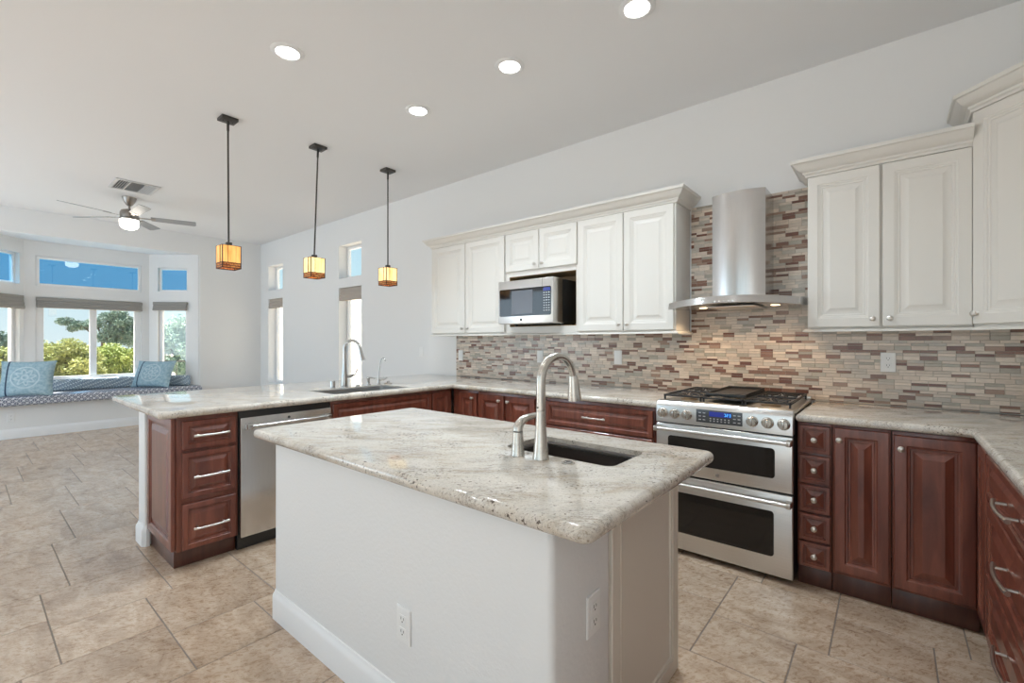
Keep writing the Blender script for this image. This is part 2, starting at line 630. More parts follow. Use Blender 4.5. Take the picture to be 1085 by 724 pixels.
        for k in range(N + 1):
            a = PI / 2 * k / N
            prof.append((r * (1 - math.cos(a)), z1 - r * (1 - math.sin(a))))
        seen, pr = set(), []
        for o, z in prof:
            key = (round(o, 5), round(z, 5))
            if key not in seen:
                seen.add(key)
                pr.append((o, z))
        rings = []
        for o, z in pr:
            rings.append([b.verts.new((x, y, z)) for x, y in offs(outline, o)])
        m = len(outline)
        for i in range(len(rings) - 1):
            for k in range(m):
                b.faces.new((rings[i][k], rings[i][(k + 1) % m], rings[i + 1][(k + 1) % m], rings[i + 1][k]))
        hl = []
        for h in holes:
            hl.append(([b.verts.new((x, y, z1)) for x, y in h], [b.verts.new((x, y, z0)) for x, y in h]))
        for top, ring in ((True, rings[-1]), (False, rings[0])):
            loops = [ring] + [h[0] if top else h[1] for h in hl]
            if len(loops) == 1:
                b.faces.new(ring if top else list(reversed(ring)))
                continue
            es = []
            for lp in loops:
                for k in range(len(lp)):
                    a_, c_ = lp[k], lp[(k + 1) % len(lp)]
                    e = b.edges.get((a_, c_)) or b.edges.new((a_, c_))
                    es.append(e)
            bmesh.ops.triangle_fill(b, edges=es, use_beauty=True, use_dissolve=False)
        for a_, c_ in hl:
            for k in range(len(a_)):
                b.faces.new((a_[k], a_[(k + 1) % len(a_)], c_[(k + 1) % len(a_)], c_[k]))
        bmesh.ops.recalc_face_normals(b, faces=b.faces[:])
        self.merge(b, mi)
        return self

    def build(self, name, mats, parent=None, smooth=32):
        me = bpy.data.meshes.new(name)
        self.bm.to_mesh(me)
        self.bm.free()
        if not isinstance(mats, (list, tuple)):
            mats = [mats]
        for m in mats:
            me.materials.append(m)
        if smooth:
            for p in me.polygons:
                p.use_smooth = True
            me.set_sharp_from_angle(angle=math.radians(smooth))
        o = bpy.data.objects.new(name, me)
        C.objects.link(o)
        if parent is not None:
            o.parent = parent
        return o


def tag(o, label=None, cat=None, group=None, kind=None):
    if label:
        o['label'] = label
    if cat:
        o['category'] = cat
    if group:
        o['group'] = group
    if kind:
        o['kind'] = kind
    return o


def thing(name, label, cat, loc=(0, 0, 0), rz=0.0, group=None, kind=None):
    o = bpy.data.objects.new(name, None)
    C.objects.link(o)
    o.empty_display_size = 0.1
    o.location = loc
    o.rotation_euler = (0, 0, rz)
    return tag(o, label, cat, group, kind)


def copy_tree(o, parent=None):
    c = o.copy()
    C.objects.link(c)
    c.parent = parent
    for ch in list(o.children):
        copy_tree(ch, c)
    return c


def rounded_rect(x0, x1, y0, y1, r, seg=5):
    out = []
    for cx, cy, a0 in ((x1 - r, y0 + r, -PI / 2), (x1 - r, y1 - r, 0), (x0 + r, y1 - r, PI / 2), (x0 + r, y0 + r, PI)):
        for k in range(seg + 1):
            a = a0 + PI / 2 * k / seg
            out.append((cx + r * math.cos(a), cy + r * math.sin(a)))
    return out


FACE_PX = PI / 2      # local -y faces +X
FACE_NX = -PI / 2     # local -y faces -X

# ------------------------------------------------------------------ room shell
XL, XR, YB, YF, ZC = -9.03, 0.945, 3.569, -3.2, 3.10
FY, FX = 2.875, -3.10          # carcass planes of the base cabinets: stove run, peninsula
CT = 0.915                     # counter top height


def wall_grid(name, x0, x1, z0, z1, openings, th, loc, rz, m, label):
    """wall with rectangular openings; front at local y=0 facing -y, thickness towards +y"""
    xs = sorted({x0, x1} | {o[0] for o in openings} | {o[1] for o in openings})
    zs = sorted({z0, z1} | {o[2] for o in openings} | {o[3] for o in openings})

    def solid(i, j):
        if i < 0 or j < 0 or i >= len(xs) - 1 or j >= len(zs) - 1:
            return False
        cx, cz = (xs[i] + xs[i + 1]) / 2, (zs[j] + zs[j + 1]) / 2
        return not any(o[0] < cx < o[1] and o[2] < cz < o[3] for o in openings)
    b = MB()
    bm = b.bm
    q = lambda *ps: bm.faces.new([bm.verts.new(p) for p in ps])
    for i in range(len(xs) - 1):
        for j in range(len(zs) - 1):
            if not solid(i, j):
                continue
            a, c, d, e = xs[i], xs[i + 1], zs[j], zs[j + 1]
            q((a, 0, d), (c, 0, d), (c, 0, e), (a, 0, e))
            q((c, th, d), (a, th, d), (a, th, e), (c, th, e))
            if not solid(i - 1, j):
                q((a, th, d), (a, 0, d), (a, 0, e), (a, th, e))
            if not solid(i + 1, j):
                q((c, 0, d), (c, th, d), (c, th, e), (c, 0, e))
            if not solid(i, j - 1):
                q((a, 0, d), (a, th, d), (c, th, d), (c, 0, d))
            if not solid(i, j + 1):
                q((a, 0, e), (c, 0, e), (c, th, e), (a, th, e))
    bmesh.ops.remove_doubles(bm, verts=bm.verts[:], dist=1e-5)
    o = b.build(name, m, None, 0)
    o.location = loc
    o.rotation_euler = (0, 0, rz)
    return tag(o, label, 'wall', None, 'structure')


# back wall; local x = world X
W1 = (-8.70, -8.126)
W2 = (-6.28, -5.685)
back_open = [(W1[0], W1[1], 0.56, 2.065), (W2[0], W2[1], 0.56, 2.085), (W1[0], W1[1], 2.215, 2.66), (W2[0], W2[1], 2.225, 2.71)]
wall_grid('wall_back', XL - 0.2, XR + 0.12, 0, ZC, back_open, 0.20, (0, YB, 0), 0, WALL, 'long white back wall with two narrow window slots behind the kitchen')
# left wall (local x = world Y when facing +X)
BAY0, BAY1, BAYZ = 0.01, 2.596, 2.77
wall_grid('wall_left', YF, YB, 0, ZC, [(BAY0, BAY1, 0.44, BAYZ)], 0.02, (XL, 0, 0), FACE_PX, WALL, 'white end wall around the bay window seat')
wall_grid('wall_right', -YB, -YF, 0, ZC, [], 0.12, (XR, 0, 0), FACE_NX, WALL, 'white wall behind the deep drawer run')
wall_grid('wall_front', -XR - 0.12, -XL + 0.2, 0, ZC, [(-1.0, 2.5, 0.1, 2.6), (3.4, 8.2, 0.1, 2.6)], 0.12, (0, YF, 0), PI, WALL, 'white wall behind the photographer with two wide openings added for the fill lights')  # unseen wall; its openings are made up to go with the area fill lights
# bay
BX = -9.60
by0, by1 = 0.580, 2.025
bayang = math.hypot(0.52, 0.52)
OPC = [(0.70, 1.92, 2.115, 2.555), (0.70, 1.92, 0.69, 1.955)]
wall_grid('wall_bay_centre', by0, by1, 0.40, BAYZ, OPC, 0.12, (BX, 0, 0), FACE_PX, WALL, 'middle wall of the bay with the wide two-sash window')
OPR = [(0.135, 0.60, 2.145, 2.545), (0.135, 0.60, 0.675, 1.965)]
wall_grid('wall_bay_right', 0, 0.738, 0.40, BAYZ, OPR, 0.12, (BX, by1, 0), PI / 4, WALL, 'angled bay wall beside the plain end wall')
OPL = [(0.30, 0.678, 2.125, 2.565), (0.30, 0.678, 0.675, 1.965)]
wall_grid('wall_bay_left', 0, 0.738, 0.40, BAYZ, OPL, 0.12, (XL - 0.0482, by0 - 0.5218, 0), 3 * PI / 4, WALL, 'angled bay wall cut by the photo edge')
b = MB()
b.prism([(XL - 0.021, BAY0), (XL - 0.021, BAY1), (BX - 0.1, by1 + 0.04), (BX - 0.1, by0 - 0.04)], BAYZ, BAYZ + 0.1)
tag(b.build('ceiling_bay', CEIL, None, 0), 'lowered white ceiling inside the bay', 'ceiling', None, 'structure')
b = MB()
b.prism([(XL - 0.021, BAY0), (XL - 0.021, BAY1), (BX - 0.1, by1 + 0.04), (BX - 0.1, by0 - 0.04)], 0.30, 0.40)
tag(b.build('floor_bay', WALL, None, 0), 'window seat platform under the patterned cushion', 'floor', None, 'structure')

for k_, (yo, sg) in enumerate(((BAY1, 1), (BAY0, -1))):
    b = MB()
    b.prism([(XL - 0.0201, yo + sg * 0.03), (XL - 0.0201, yo - sg * 0.0206), (XL - 0.0482, yo - sg * 0.0488), (XL - 0.09, yo - sg * 0.01), (XL - 0.05, yo + sg * 0.03)], 0.401, BAYZ)
    tag(b.build('trim_%d' % (k_ + 1), WALL, None, 0), 'white jamb of the bay opening ' + ('beside the plain end wall' if sg > 0 else 'beyond the photo edge'), 'trim', None, 'structure')
b = MB()
b.box(XL - 0.2, XR + 0.12, YF - 0.12, YB + 0.2, ZC, ZC + 0.12)
tag(b.build('ceiling', CEIL, None, 0), 'flat white textured ceiling', 'ceiling', None, 'structure')

# floor: interlocking large and small square tiles
TA, TB, G = 0.452, 0.339, 0.0025


def make_floor():
    bm = bmesh.new()
    col = bm.loops.layers.float_color.new('tile')
    x0, x1, y0, y1 = XL - 0.02, XR + 0.1, YF - 0.1, YB + 0.1
    gv = [bm.verts.new(p) for p in ((x0, y0, -0.002), (x1, y0, -0.002), (x1, y1, -0.002), (x0, y1, -0.002))]
    f = bm.faces.new(gv)
    f.material_index = 1
    for i in range(-40, 60):
        for j in range(-40, 60):
            cx, cy = -4.152 + i * TA + j * TB, 0.373 + i * TB - j * TA
            for (ax, ay, s) in ((cx, cy, TA), (cx + TA, cy, TB)):
                a0, a1, c0, c1 = max(ax + G, x0), min(ax + s - G, x1), max(ay + G, y0), min(ay + s - G, y1)
                if a1 - a0 < 0.004 or c1 - c0 < 0.004:
                    continue
                cc = (random.random(), random.random(), random.random(), 1)
                e = min(0.0012, (a1 - a0) / 3, (c1 - c0) / 3)
                hi = [bm.verts.new(p) for p in ((a0 + e, c0 + e, 0), (a1 - e, c0 + e, 0), (a1 - e, c1 - e, 0), (a0 + e, c1 - e, 0))]
                lo = [bm.verts.new(p) for p in ((a0, c0, -0.002), (a1, c0, -0.002), (a1, c1, -0.002), (a0, c1, -0.002))]
                fs = [bm.faces.new(hi)] + [bm.faces.new((lo[k], lo[(k + 1) % 4], hi[(k + 1) % 4], hi[k])) for k in range(4)]
                for f in fs:
                    for lp in f.loops:
                        lp[col] = cc
    me = bpy.data.meshes.new('floor')
    bm.to_mesh(me)
    bm.free()
    me.materials.append(FLOOR)
    me.materials.append(GROUT)
    o = bpy.data.objects.new('floor', me)
    C.objects.link(o)
    return tag(o, 'beige stone-look floor tiles in two interlocking square sizes', 'floor', None, 'structure')


make_floor()

BASEP = [(0.0, 0.0), (0.016, 0.0), (0.016, 0.095), (0.012, 0.108), (0.007, 0.116), (0.004, 0.128), (0.0, 0.13)]


def baseboard(name, path, label, z=0.0):
    b = MB()
    b.sweep(path, [(o + 0.0005, zz + z) for o, zz in BASEP])
    return tag(b.build(name, TRIM), label, 'baseboard', None, 'structure')


baseboard('baseboard_left', [(XL, YF + 0.02), (XL, YB - 0.02)], 'white baseboard under the bay window seat')
baseboard('baseboard_back', [(XL + 0.02, YB), (-3.82, YB)], 'white baseboard along the back wall behind the peninsula')


# ------------------------------------------------------------------ windows and roman shades
def window(idx, x0, x1, z0, z1, loc, rz, depth, label, glass, mull=None, th=0.04):
    """white vinyl window; local y = depth is the front of its frame"""
    t = thing('window_%d' % idx, label, 'window', loc, rz, None, 'structure')
    f = MB()
    g = 0.0015
    y0, y1 = depth, depth + 0.05
    f.box(x0 + g, x0 + th, y0, y1, z0 + g, z1 - g, 0.004)
    f.box(x1 - th, x1 - g, y0, y1, z0 + g, z1 - g, 0.004)
    f.box(x0 + th - 0.002, x1 - th + 0.002, y0, y1, z0 + g, z0 + th, 0.004)
    f.box(x0 + th - 0.002, x1 - th + 0.002, y0, y1, z1 - th, z1 - g, 0.004)
    spans = [(x0 + th, x1 - th)]
    if mull:
        f.box(mull[0], mull[1], y0 + 0.004, y1 - 0.002, z0 + th - 0.002, z1 - th + 0.002, 0.004)
        spans = [(x0 + th, mull[0]), (mull[1], x1 - th)]
    f.build('window_frame', VINYL, t)
    for a, c in spans:
        p = MB()
        p.box(a - 0.003, c + 0.003, y0 + 0.023, y0 + 0.027, z0 + th - 0.003, z1 - th + 0.003)
        p.build('pane', glass, t, 0)
    return t


window(1, W1[0], W1[1], 0.56, 2.065, (0, YB, 0), 0, 0.13, 'tall narrow back-wall window nearest the room corner', GLASS)
window(2, W2[0], W2[1], 0.56, 2.085, (0, YB, 0), 0, 0.13, 'tall narrow back-wall window behind the peninsula faucet', GLASS)
window(3, W1[0], W1[1], 2.215, 2.66, (0, YB, 0), 0, 0.13, 'small square clerestory window nearest the room corner', GLASS)
window(4, W2[0], W2[1], 2.225, 2.71, (0, YB, 0), 0, 0.13, 'small square clerestory window above the peninsula faucet', GLASS)
window(5, 0.70, 1.92, 2.115, 2.555, (BX, 0, 0), FACE_PX, 0.012, 'wide transom window over the middle of the bay showing blue sky', GLASSBLUE)
window(6, 0.70, 1.92, 0.69, 1.955, (BX, 0, 0), FACE_PX, 0.03, 'wide two-sash bay window overlooking green trees', GLASS, (1.289, 1.371), 0.085)
window(7, 0.135, 0.60, 2.145, 2.545, (BX, by1, 0), PI / 4, 0.04, 'square transom window in the bay side nearer the kitchen', GLASSBLUE, None, 0.03)
window(8, 0.135, 0.60, 0.675, 1.965, (BX, by1, 0), PI / 4, 0.04, 'narrow bay window behind the sunlit cushion', GLASS, None, 0.05)
window(9, 0.30, 0.678, 2.125, 2.565, (XL - 0.0482, by0 - 0.5218, 0), 3 * PI / 4, 0.06, 'square transom window cut by the photo edge', GLASSBLUE, None, 0.03)
window(10, 0.30, 0.678, 0.675, 1.965, (XL - 0.0482, by0 - 0.5218, 0), 3 * PI / 4, 0.06, 'narrow bay window cut by the photo edge', GLASS, None, 0.05)


def roman(loc, rz, x0, x1, z0, z1, label, m):
    t = thing('roman_shade', label, 'window shade', loc, rz, 'folded roman shades')
    h = MB()
    h.box(x0, x1, -0.042, -0.002, z1 - 0.05, z1, 0.006)
    h.build('headrail_valance', m, t)
    n = 3
    f = MB()
    zz = z1 - 0.048
    hh = (zz - z0) / n
    for k in range(n):
        top = zz - k * hh
        f.box(x0 + 0.004, x1 - 0.004, -0.05 - 0.008 * k, -0.004, top - hh - 0.006, top, min(0.014, hh / 2.2), seg=4)
    f.build('folded_cloth', m, t)
    return t


roman((BX, 0, 0), FACE_PX, 0.70, 1.93, 1.80, 1.945, 'wide grey roman shade folded up over the two-sash bay window', SHADE)
roman((BX, by1, 0), PI / 4, 0.08, 0.615, 1.825, 1.965, 'grey roman shade folded over the bay window with the sunlit cushion', SHADE)
roman((XL - 0.0482, by0 - 0.5218, 0), 3 * PI / 4, 0.28, 0.70, 1.77, 1.96, 'grey roman shade folded over the bay window at the photo edge', SHADE)
roman((0, YB + 0.062, 0), 0, W1[0] + 0.004, W1[1] - 0.004, 1.905, 2.062, 'taupe roman shade on the narrow window nearest the room corner', SHADET)
roman((0, YB + 0.062, 0), 0, W2[0] + 0.004, W2[1] - 0.004, 1.905, 2.082, 'taupe roman shade on the narrow window behind the peninsula faucet', SHADET)

# ------------------------------------------------------------------ door, drawer, knob and handle parts
DOOR = [(0, 0), (0, 0.017), (0.003, 0.020), (0.050, 0.020), (0.054, 0.017), (0.060, 0.0155), (0.063, 0.012), (0.072, 0.0115), (0.074, 0.008), (0.080, 0.008), (0.106, 0.0165), (0.109, 0.018)]
DOORC = [(0, 0), (0, 0.016), (0.004, 0.020), (0.012, 0.021), (0.046, 0.021), (0.052, 0.015), (0.058, 0.014), (0.061, 0.007), (0.070, 0.007), (0.074, 0.010), (0.098, 0.017), (0.102, 0.0185)]
DRAWC = [(0, 0), (0, 0.016), (0.004, 0.020), (0.028, 0.021), (0.033, 0.015), (0.038, 0.014), (0.040, 0.008), (0.046, 0.008), (0.062, 0.016), (0.065, 0.0175)]
DRAWS = [(0, 0), (0, 0.016), (0.003, 0.020), (0.018, 0.021), (0.021, 0.014), (0.025, 0.014), (0.027, 0.008), (0.030, 0.008), (0.052, 0.017), (0.054, 0.018)]


def knob(parent, x, z, y=-0.021, r=0.0145, m=PEWTER):
    b = MB()
    b.lathe([(0.010, 0), (0.010, 0.002), (0.006, 0.004), (0.0055, 0.013), (r * 0.75, 0.016), (r, 0.020), (r * 0.95, 0.025), (r * 0.6, 0.029), (0.001, 0.030)], (x, y, z), '-Y', 20)
    return b.build('knob', m, parent)


def pull(parent, x, z, L=0.17, y=-0.021, m=PEWTER, bow=0.012, r=0.0062):
    b = MB()
    pts = []
    for k in range(13):
        s = -1 + 2 * k / 12
        pts.append((x + s * L / 2, y - 0.026 - bow * (1 - s * s), z))
    b.tube(pts, [r * (1.25 if abs(-1 + 2 * k / 12) > 0.8 else 1.0) for k in range(13)], 12)
    for s in (-0.72, 0.72):
        yb = y - 0.026 - bow * (1 - s * s)
        b.cyl((x + s * L / 2, y + 0.0005, z), (x + s * L / 2, yb, z), r * 0.95, r * 0.8, 12)
    return b.build('handle', m, parent)


def front(kind, parent, x0, x1, z0, z1, m, prof, knob_at=None, pull_len=None, pull_at=None):
    s = min((x1 - x0), (z1 - z0)) / 2
    mx = prof[-1][0]
    k = min(1.0, (s - 0.012) / mx) if s < mx + 0.012 else 1.0
    b = MB()
    b.panel(x0, x1, z0, z1, [(i * k, o) for i, o in prof], -0.0012)
    d = b.build(kind, m, parent, 20)
    if knob_at:
        knob(d, *knob_at)
    if pull_len:
        px, pz = pull_at or ((x0 + x1) / 2, (z0 + z1) / 2)
        pull(d, px, pz, pull_len)
    return d


def base_unit(name, label, loc, rz, W, D, m=CHERRY, top=0.868, toe=0.105, toe_in=0.02, cat='cabinet', group=None):
    t = thing(name, label, cat, loc, rz, group)
    b = MB()
    b.box(0.001, W - 0.001, 0, D, toe, top, 0.002)
    b.build('body', m, t)
    k = MB()
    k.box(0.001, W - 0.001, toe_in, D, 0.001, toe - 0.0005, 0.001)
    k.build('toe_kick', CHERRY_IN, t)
    return t


# ------------------------------------------------------------------ base cabinets right of the range
GB = 'cherry base cabinets'
t = base_unit('drawer_cabinet', 'narrow cherry cabinet of five small knobbed drawers beside the range', (-0.385, FY, 0), 0, 0.152, 0.66, group=GB)
for z0, z1 in ((0.712, 0.858), (0.553, 0.700), (0.400, 0.543), (0.251, 0.390), (0.110, 0.241)):
    front('drawer', t, 0.010, 0.147, z0, z1, CHERRY, DRAWS, (0.078, (z0 + z1) / 2))
t = base_unit('base_cabinet', 'single-door cherry cabinet beside the five small drawers', (-0.232, FY, 0), 0, 0.236, 0.66, group=GB)
front('door', t, 0.010, 0.229, 0.125, 0.860, CHERRY, DOORC, (0.032, 0.80))
t = base_unit('base_cabinet', 'single-door cherry cabinet in the inside corner near the deep drawers', (0.005, FY, 0), 0, 0.302, 0.66, group=GB)
front('door', t, 0.008, 0.289, 0.120, 0.852, CHERRY, DOORC, (0.034, 0.79))

# right run, faces -X
RX = 0.311
t = base_unit('corner_filler_cabinet', 'slim cherry filler panel in the corner beside the deep drawers', (RX + 0.002, FY - 0.022, 0), FACE_NX, 0.262, 0.60, group=GB)
front('panel', t, 0.03, 0.255, 0.12, 0.855, CHERRY, DOORC)
t = base_unit('deep_drawer_cabinet', 'wide cherry cabinet of three deep drawers with bow handles at the photo edge', (RX + 0.002, FY - 0.286, 0), FACE_NX, 1.0, 0.60, group=GB)
for z0, z1 in ((0.68, 0.855), (0.40, 0.668), (0.12, 0.388)):
    front('drawer', t, 0.006, 0.994, z0, z1, CHERRY, DOORC if z1 - z0 > 0.2 else DRAWC, None, 0.24, (0.5, (z0 + z1) / 2 + (0.02 if z1 - z0 > 0.2 else 0)))
t = base_unit('base_cabinet', 'two-door cherry cabinet at the near end of the deep drawer run', (RX + 0.002, FY - 1.288, 0), FACE_NX, 0.76, 0.60, group=GB)
front('door', t, 0.006, 0.378, 0.12, 0.855, CHERRY, DOORC, (0.35, 0.79))
front('door', t, 0.382, 0.754, 0.12, 0.855, CHERRY, DOORC, (0.41, 0.79))

# left of the range on the back wall
t = base_unit('drawer_cabinet', 'wide cherry drawer cabinet between the range and the corner doors', (-2.035, FY, 0), 0, 0.858, 0.66, group=GB)
for z0, z1 in ((0.672, 0.848), (0.40, 0.660), (0.12, 0.388)):
    front('drawer', t, 0.006, 0.852, z0, z1, CHERRY, DRAWC if z1 - z0 < 0.2 else DOORC, None, 0.18, (0.43, (z0 + z1) / 2))
t = base_unit('base_cabinet', 'two-door cherry cabinet behind the island faucet', (-2.752, FY, 0), 0, 0.64, 0.66, group=GB)
front('door', t, 0.006, 0.296, 0.12, 0.850, CHERRY, DOORC, (0.252, 0.806))
front('door', t, 0.322, 0.614, 0.12, 0.850, CHERRY, DOORC, (0.322 + 0.026, 0.806))
t = base_unit('base_cabinet', 'narrow cherry cabinet against the inside corner of the peninsula', (-3.072, FY, 0), 0, 0.318, 0.66, group=GB)
front('door', t, 0.09, 0.306, 0.12, 0.850, CHERRY, DOORC, (0.26, 0.806))
t = base_unit('filler_panel', 'slim cherry filler strip against the side of the range', (-1.175, FY, 0), 0, 0.03, 0.66, group=GB)
t = base_unit('filler_panel', 'slim cherry filler strip between the corner doors and the wide drawers', (-2.110, FY, 0), 0, 0.073, 0.66, group=GB)

# peninsula, faces +X (local x = world Y)
PD = 0.53
t = base_unit('drawer_cabinet', 'cherry three-drawer cabinet with raised end panel at the tip of the peninsula', (FX, 0.775, 0), FACE_PX, 0.316, PD, toe_in=0.05, group=GB)
for z0, z1, hz in ((0.683, 0.846, 0.760), (0.404, 0.666, 0.525), (0.112, 0.372, 0.230)):
    front('drawer', t, 0.024, 0.300, z0, z1, CHERRY, DRAWC, None, 0.18, (0.164, hz))
ep = MB()
ep.panel(-3.625, -3.112, 0.112, 0.862, DOORC, 0.0)
eo = ep.build('end_panel', CHERRY, t, 20)
eo.matrix_parent_inverse = Matrix.Rotation(-FACE_PX, 4, 'Z') @ Matrix.Translation((-FX, -0.775, 0)) @ Matrix.Translation((0, 0.7735, 0))
t = base_unit('sink_base_cabinet', 'cherry sink cabinet in the peninsula under the grey sink', (FX, 1.698, 0), FACE_PX, 0.925, PD, toe_in=0.05, top=0.70, group=GB)
rl = MB()
rl.box(0.001, 0.924, 0.0, 0.006, 0.701, 0.868, 0.002)
rl.build('false_front_rail', CHERRY, t)
front('false_drawer', t, 0.008, 0.917, 0.672, 0.848, CHERRY, DRAWC)
front('door', t, 0.008, 0.460, 0.12, 0.660, CHERRY, DOORC, (0.42, 0.62))
front('door', t, 0.466, 0.917, 0.12, 0.660, CHERRY, DOORC, (0.505, 0.62))
t = base_unit('base_cabinet', 'narrow cherry panel cabinet beside the peninsula sink base', (FX, 2.625, 0), FACE_PX, 0.248, PD, toe_in=0.05, group=GB)
front('door', t, 0.010, 0.215, 0.12, 0.850, CHERRY, DOORC)

# peninsula knee wall
b = MB()
b.box(-3.80, -3.642, 0.745, YB - 0.003, 0.001, 0.868, 0.012, seg=3)
tag(b.build('wall_peninsula', PLASTER), 'white knee wall carrying the peninsula bar overhang', 'wall', None, 'structure')
b = MB()
b.sweep([(-3.80, YB - 0.02), (-3.80, 0.757), (-3.788, 0.745), (-3.654, 0.745), (-3.642, 0.757), (-3.642, 0.768)], BASEP)
bo = b.build('baseboard_peninsula', TRIM)
tag(bo, 'white baseboard block around the foot of the peninsula knee wall', 'baseboard', None, 'structure')

# ------------------------------------------------------------------ dishwasher
t = thing('dishwasher', 'stainless dishwasher between the three-drawer cabinet and the sink cabinet', 'dishwasher', (FX, 1.0925, 0), FACE_PX)
b = MB()
b.box(0.003, 0.600, 0.0, 0.50, 0.10, 0.866, 0.002)
b.build('tub', BLACK, t)
b = MB()
b.box(0.006, 0.597, -0.024, -0.0005, 0.088, 0.828, 0.005)
d = b.build('door', STEEL, t)
b = MB()
b.tube([(0.045, -0.066, 0.775), (0.56, -0.066, 0.775)], 0.010, 14)
for x_ in (0.045, 0.56):
    b.box(x_ - 0.017, x_ + 0.017, -0.076, -0.0245, 0.759, 0.791, 0.006)
b.build('handle', STEEL, d)
b = MB()
b.lathe([(0.008, 0), (0.008, 0.0015), (0.006, 0.002)], (0.30, -0.0245, 0.80), '-Y', 16)
b.build('emblem', BLACK, d)
b = MB()
b.box(0.006, 0.597, 0.03, 0.06, 0.001, 0.098)
b.build('kick_plate', BLACK, t)

# ------------------------------------------------------------------ countertops
LO = [(-1.1435, 2.835), (-1.1435, YB - 0.002), (-4.25, YB - 0.002), (-4.25, 0.700), (-4.232, 0.682), (-3.06, 0.682), (-3.042, 0.700), (-3.042, 2.835)]
SINK2 = rounded_rect(-3.50, -3.115, 1.735, 2.41, 0.03)
b = MB()
b.slab(LO, CT, 0.042, 0.019, [list(reversed(SINK2))])
tag(b.build('granite_countertop', GRANITE), 'cream granite counter wrapping from the range around the peninsula', 'countertop', 'granite counters')
RO = [(-0.3875, YB - 0.002), (-0.3875, 2.835), (0.274, 2.835), (0.274, 0.82), (XR - 0.002, 0.82), (XR - 0.002, YB - 0.002)]
b = MB()
b.slab(RO, CT, 0.042, 0.019)
tag(b.build('granite_countertop', GRANITE), 'cream granite counter turning the corner beside the range', 'countertop', 'granite counters')
IZ = 0.88
IO = rounded_rect(-2.36, -0.515, 0.888, 1.85, 0.035)
SINK1 = rounded_rect(-1.19, -0.715, 1.385, 1.655, 0.035)
b = MB()
b.slab(IO, IZ, 0.043, 0.020, [list(reversed(SINK1))])
tag(b.build('granite_countertop', GRANITE), 'speckled cream granite island top with the dark prep sink', 'countertop', 'granite counters')

# ------------------------------------------------------------------ island base
IZB = IZ - 0.0435
t = thing('island_base', 'white plastered kitchen island base with cream end panel', 'kitchen island', (-1.45, 1.38, 0))


def local(o, root):
    """part meshes written in world coordinates under an unrotated root"""
    o.data.transform(Matrix.Translation(-Vector(root.location)))
    return o


b = MB()
b.box(-2.25, -0.655, 0.95, 1.262, 0.001, IZB, 0.02, seg=4)
local(b.build('plastered_wall', PLASTER, t), t)
b = MB()
b.box(-2.245, -0.665, 1.264, 1.80, 0.001, 0.66)
b.box(-2.245, -1.22, 1.264, 1.80, 0.661, IZB - 0.001)
b.box(-0.69, -0.665, 1.264, 1.80, 0.661, IZB - 0.001)
local(b.build('cabinet_body', CREAM, t), t)
b = MB()
b.sweep([(-2.25, 1.262), (-2.25, 0.97), (-2.244, 0.956), (-2.23, 0.95), (-0.675, 0.95), (-0.661, 0.956), (-0.655, 0.97), (-0.655, 1.258)], BASEP)
local(b.build('baseboard', TRIM, t), t)
b = MB()
PANELI = [(0, 0), (0, 0.012), (0.002, 0.014), (0.052, 0.014), (0.054, 0.010), (0.060, 0.010), (0.062, 0.013), (0.070, 0.012), (0.073, 0.005), (0.08, 0.004)]
b.panel(1.264, 1.822, 0.002, IZB - 0.002, PANELI, 0.0)
o = b.build('end_panel', CREAM2, t, 20)
o.data.transform(Matrix.Translation((-0.664, 0, 0)) @ Matrix.Rotation(FACE_PX, 4, 'Z'))
local(o, t)
b = MB()
b.panel(0, 0.74, 0.11, IZB - 0.02, DOOR, 0)
b.panel(0.76, 1.5, 0.11, IZB - 0.02, DOOR, 0)
o = b.build('doors', CREAM, t, 20)
o.data.transform(Matrix.Translation((-0.70, 1.801, 0)) @ Matrix.Rotation(PI, 4, 'Z'))
local(o, t)


# ------------------------------------------------------------------ sinks
def sink(name, label, rect, ztop, depth, m, rim):
    x0, x1, y0, y1 = rect
    t = thing(name, label, 'sink', ((x0 + x1) / 2, (y0 + y1) / 2, ztop - depth))
    b = bmesh.new()
    cx, cy = (x0 + x1) / 2, (y0 + y1) / 2
    rings = []
    for grow, z in ((0.018, depth), (0.004, depth), (0.0, depth - 0.004), (-0.006, 0.03), (-0.016, 0.008), (-0.04, 0.0), (-0.04, -0.003), (0.0, -0.004), (0.018, 0.03)):
        rings.append([b.verts.new((x - cx, y - cy, z)) for x, y in rounded_rect(x0 - grow, x1 + grow, y0 - grow, y1 + grow, 0.035)])
    n = len(rings[0])
    for i in range(len(rings)):
        r0, r1 = rings[i], rings[(i + 1) % len(rings)]
        if i == 5:
            b.faces.new(r0)
            b.faces.new(r1)
            continue
        for k in range(n):
            b.faces.new((r0[k], r0[(k + 1) % n], r1[(k + 1) % n], r1[k]))
    bmesh.ops.recalc_face_normals(b, faces=b.faces[:])
    q = MB()
    q.merge(b)
    q.build('basin', m, t)
    q = MB()
    o_, i_ = rounded_rect(x0 - cx + 0.003, x1 - cx - 0.003, y0 - cy + 0.003, y1 - cy - 0.003, 0.033), None
    q.sweep(o_[::-1], [(0.0, depth - 0.012), (-0.006, depth - 0.012), (-0.006, depth - 0.007), (0.0, depth - 0.007)], 0, True)
    q.build('rim', rim, t)
    q = MB()
    q.lathe([(0.038, 0.0), (0.042, 0.002), (0.036, 0.004), (0.028, 0.0015), (0.001, 0.0015)], (0, 0, 0.001), 'Z', 24)
    q.build('drain', rim, t)
    return t


sink('undermount_sink', 'dark undermount prep sink in the island top', (-1.169, -0.736, 1.406, 1.634), IZ - 0.018, 0.19, SINKDARK, NICKEL)
sink('undermount_sink', 'grey steel undermount sink in the peninsula counter', (-3.479, -3.136, 1.756, 2.389), CT - 0.004, 0.165, SINKGREY, NICKEL)


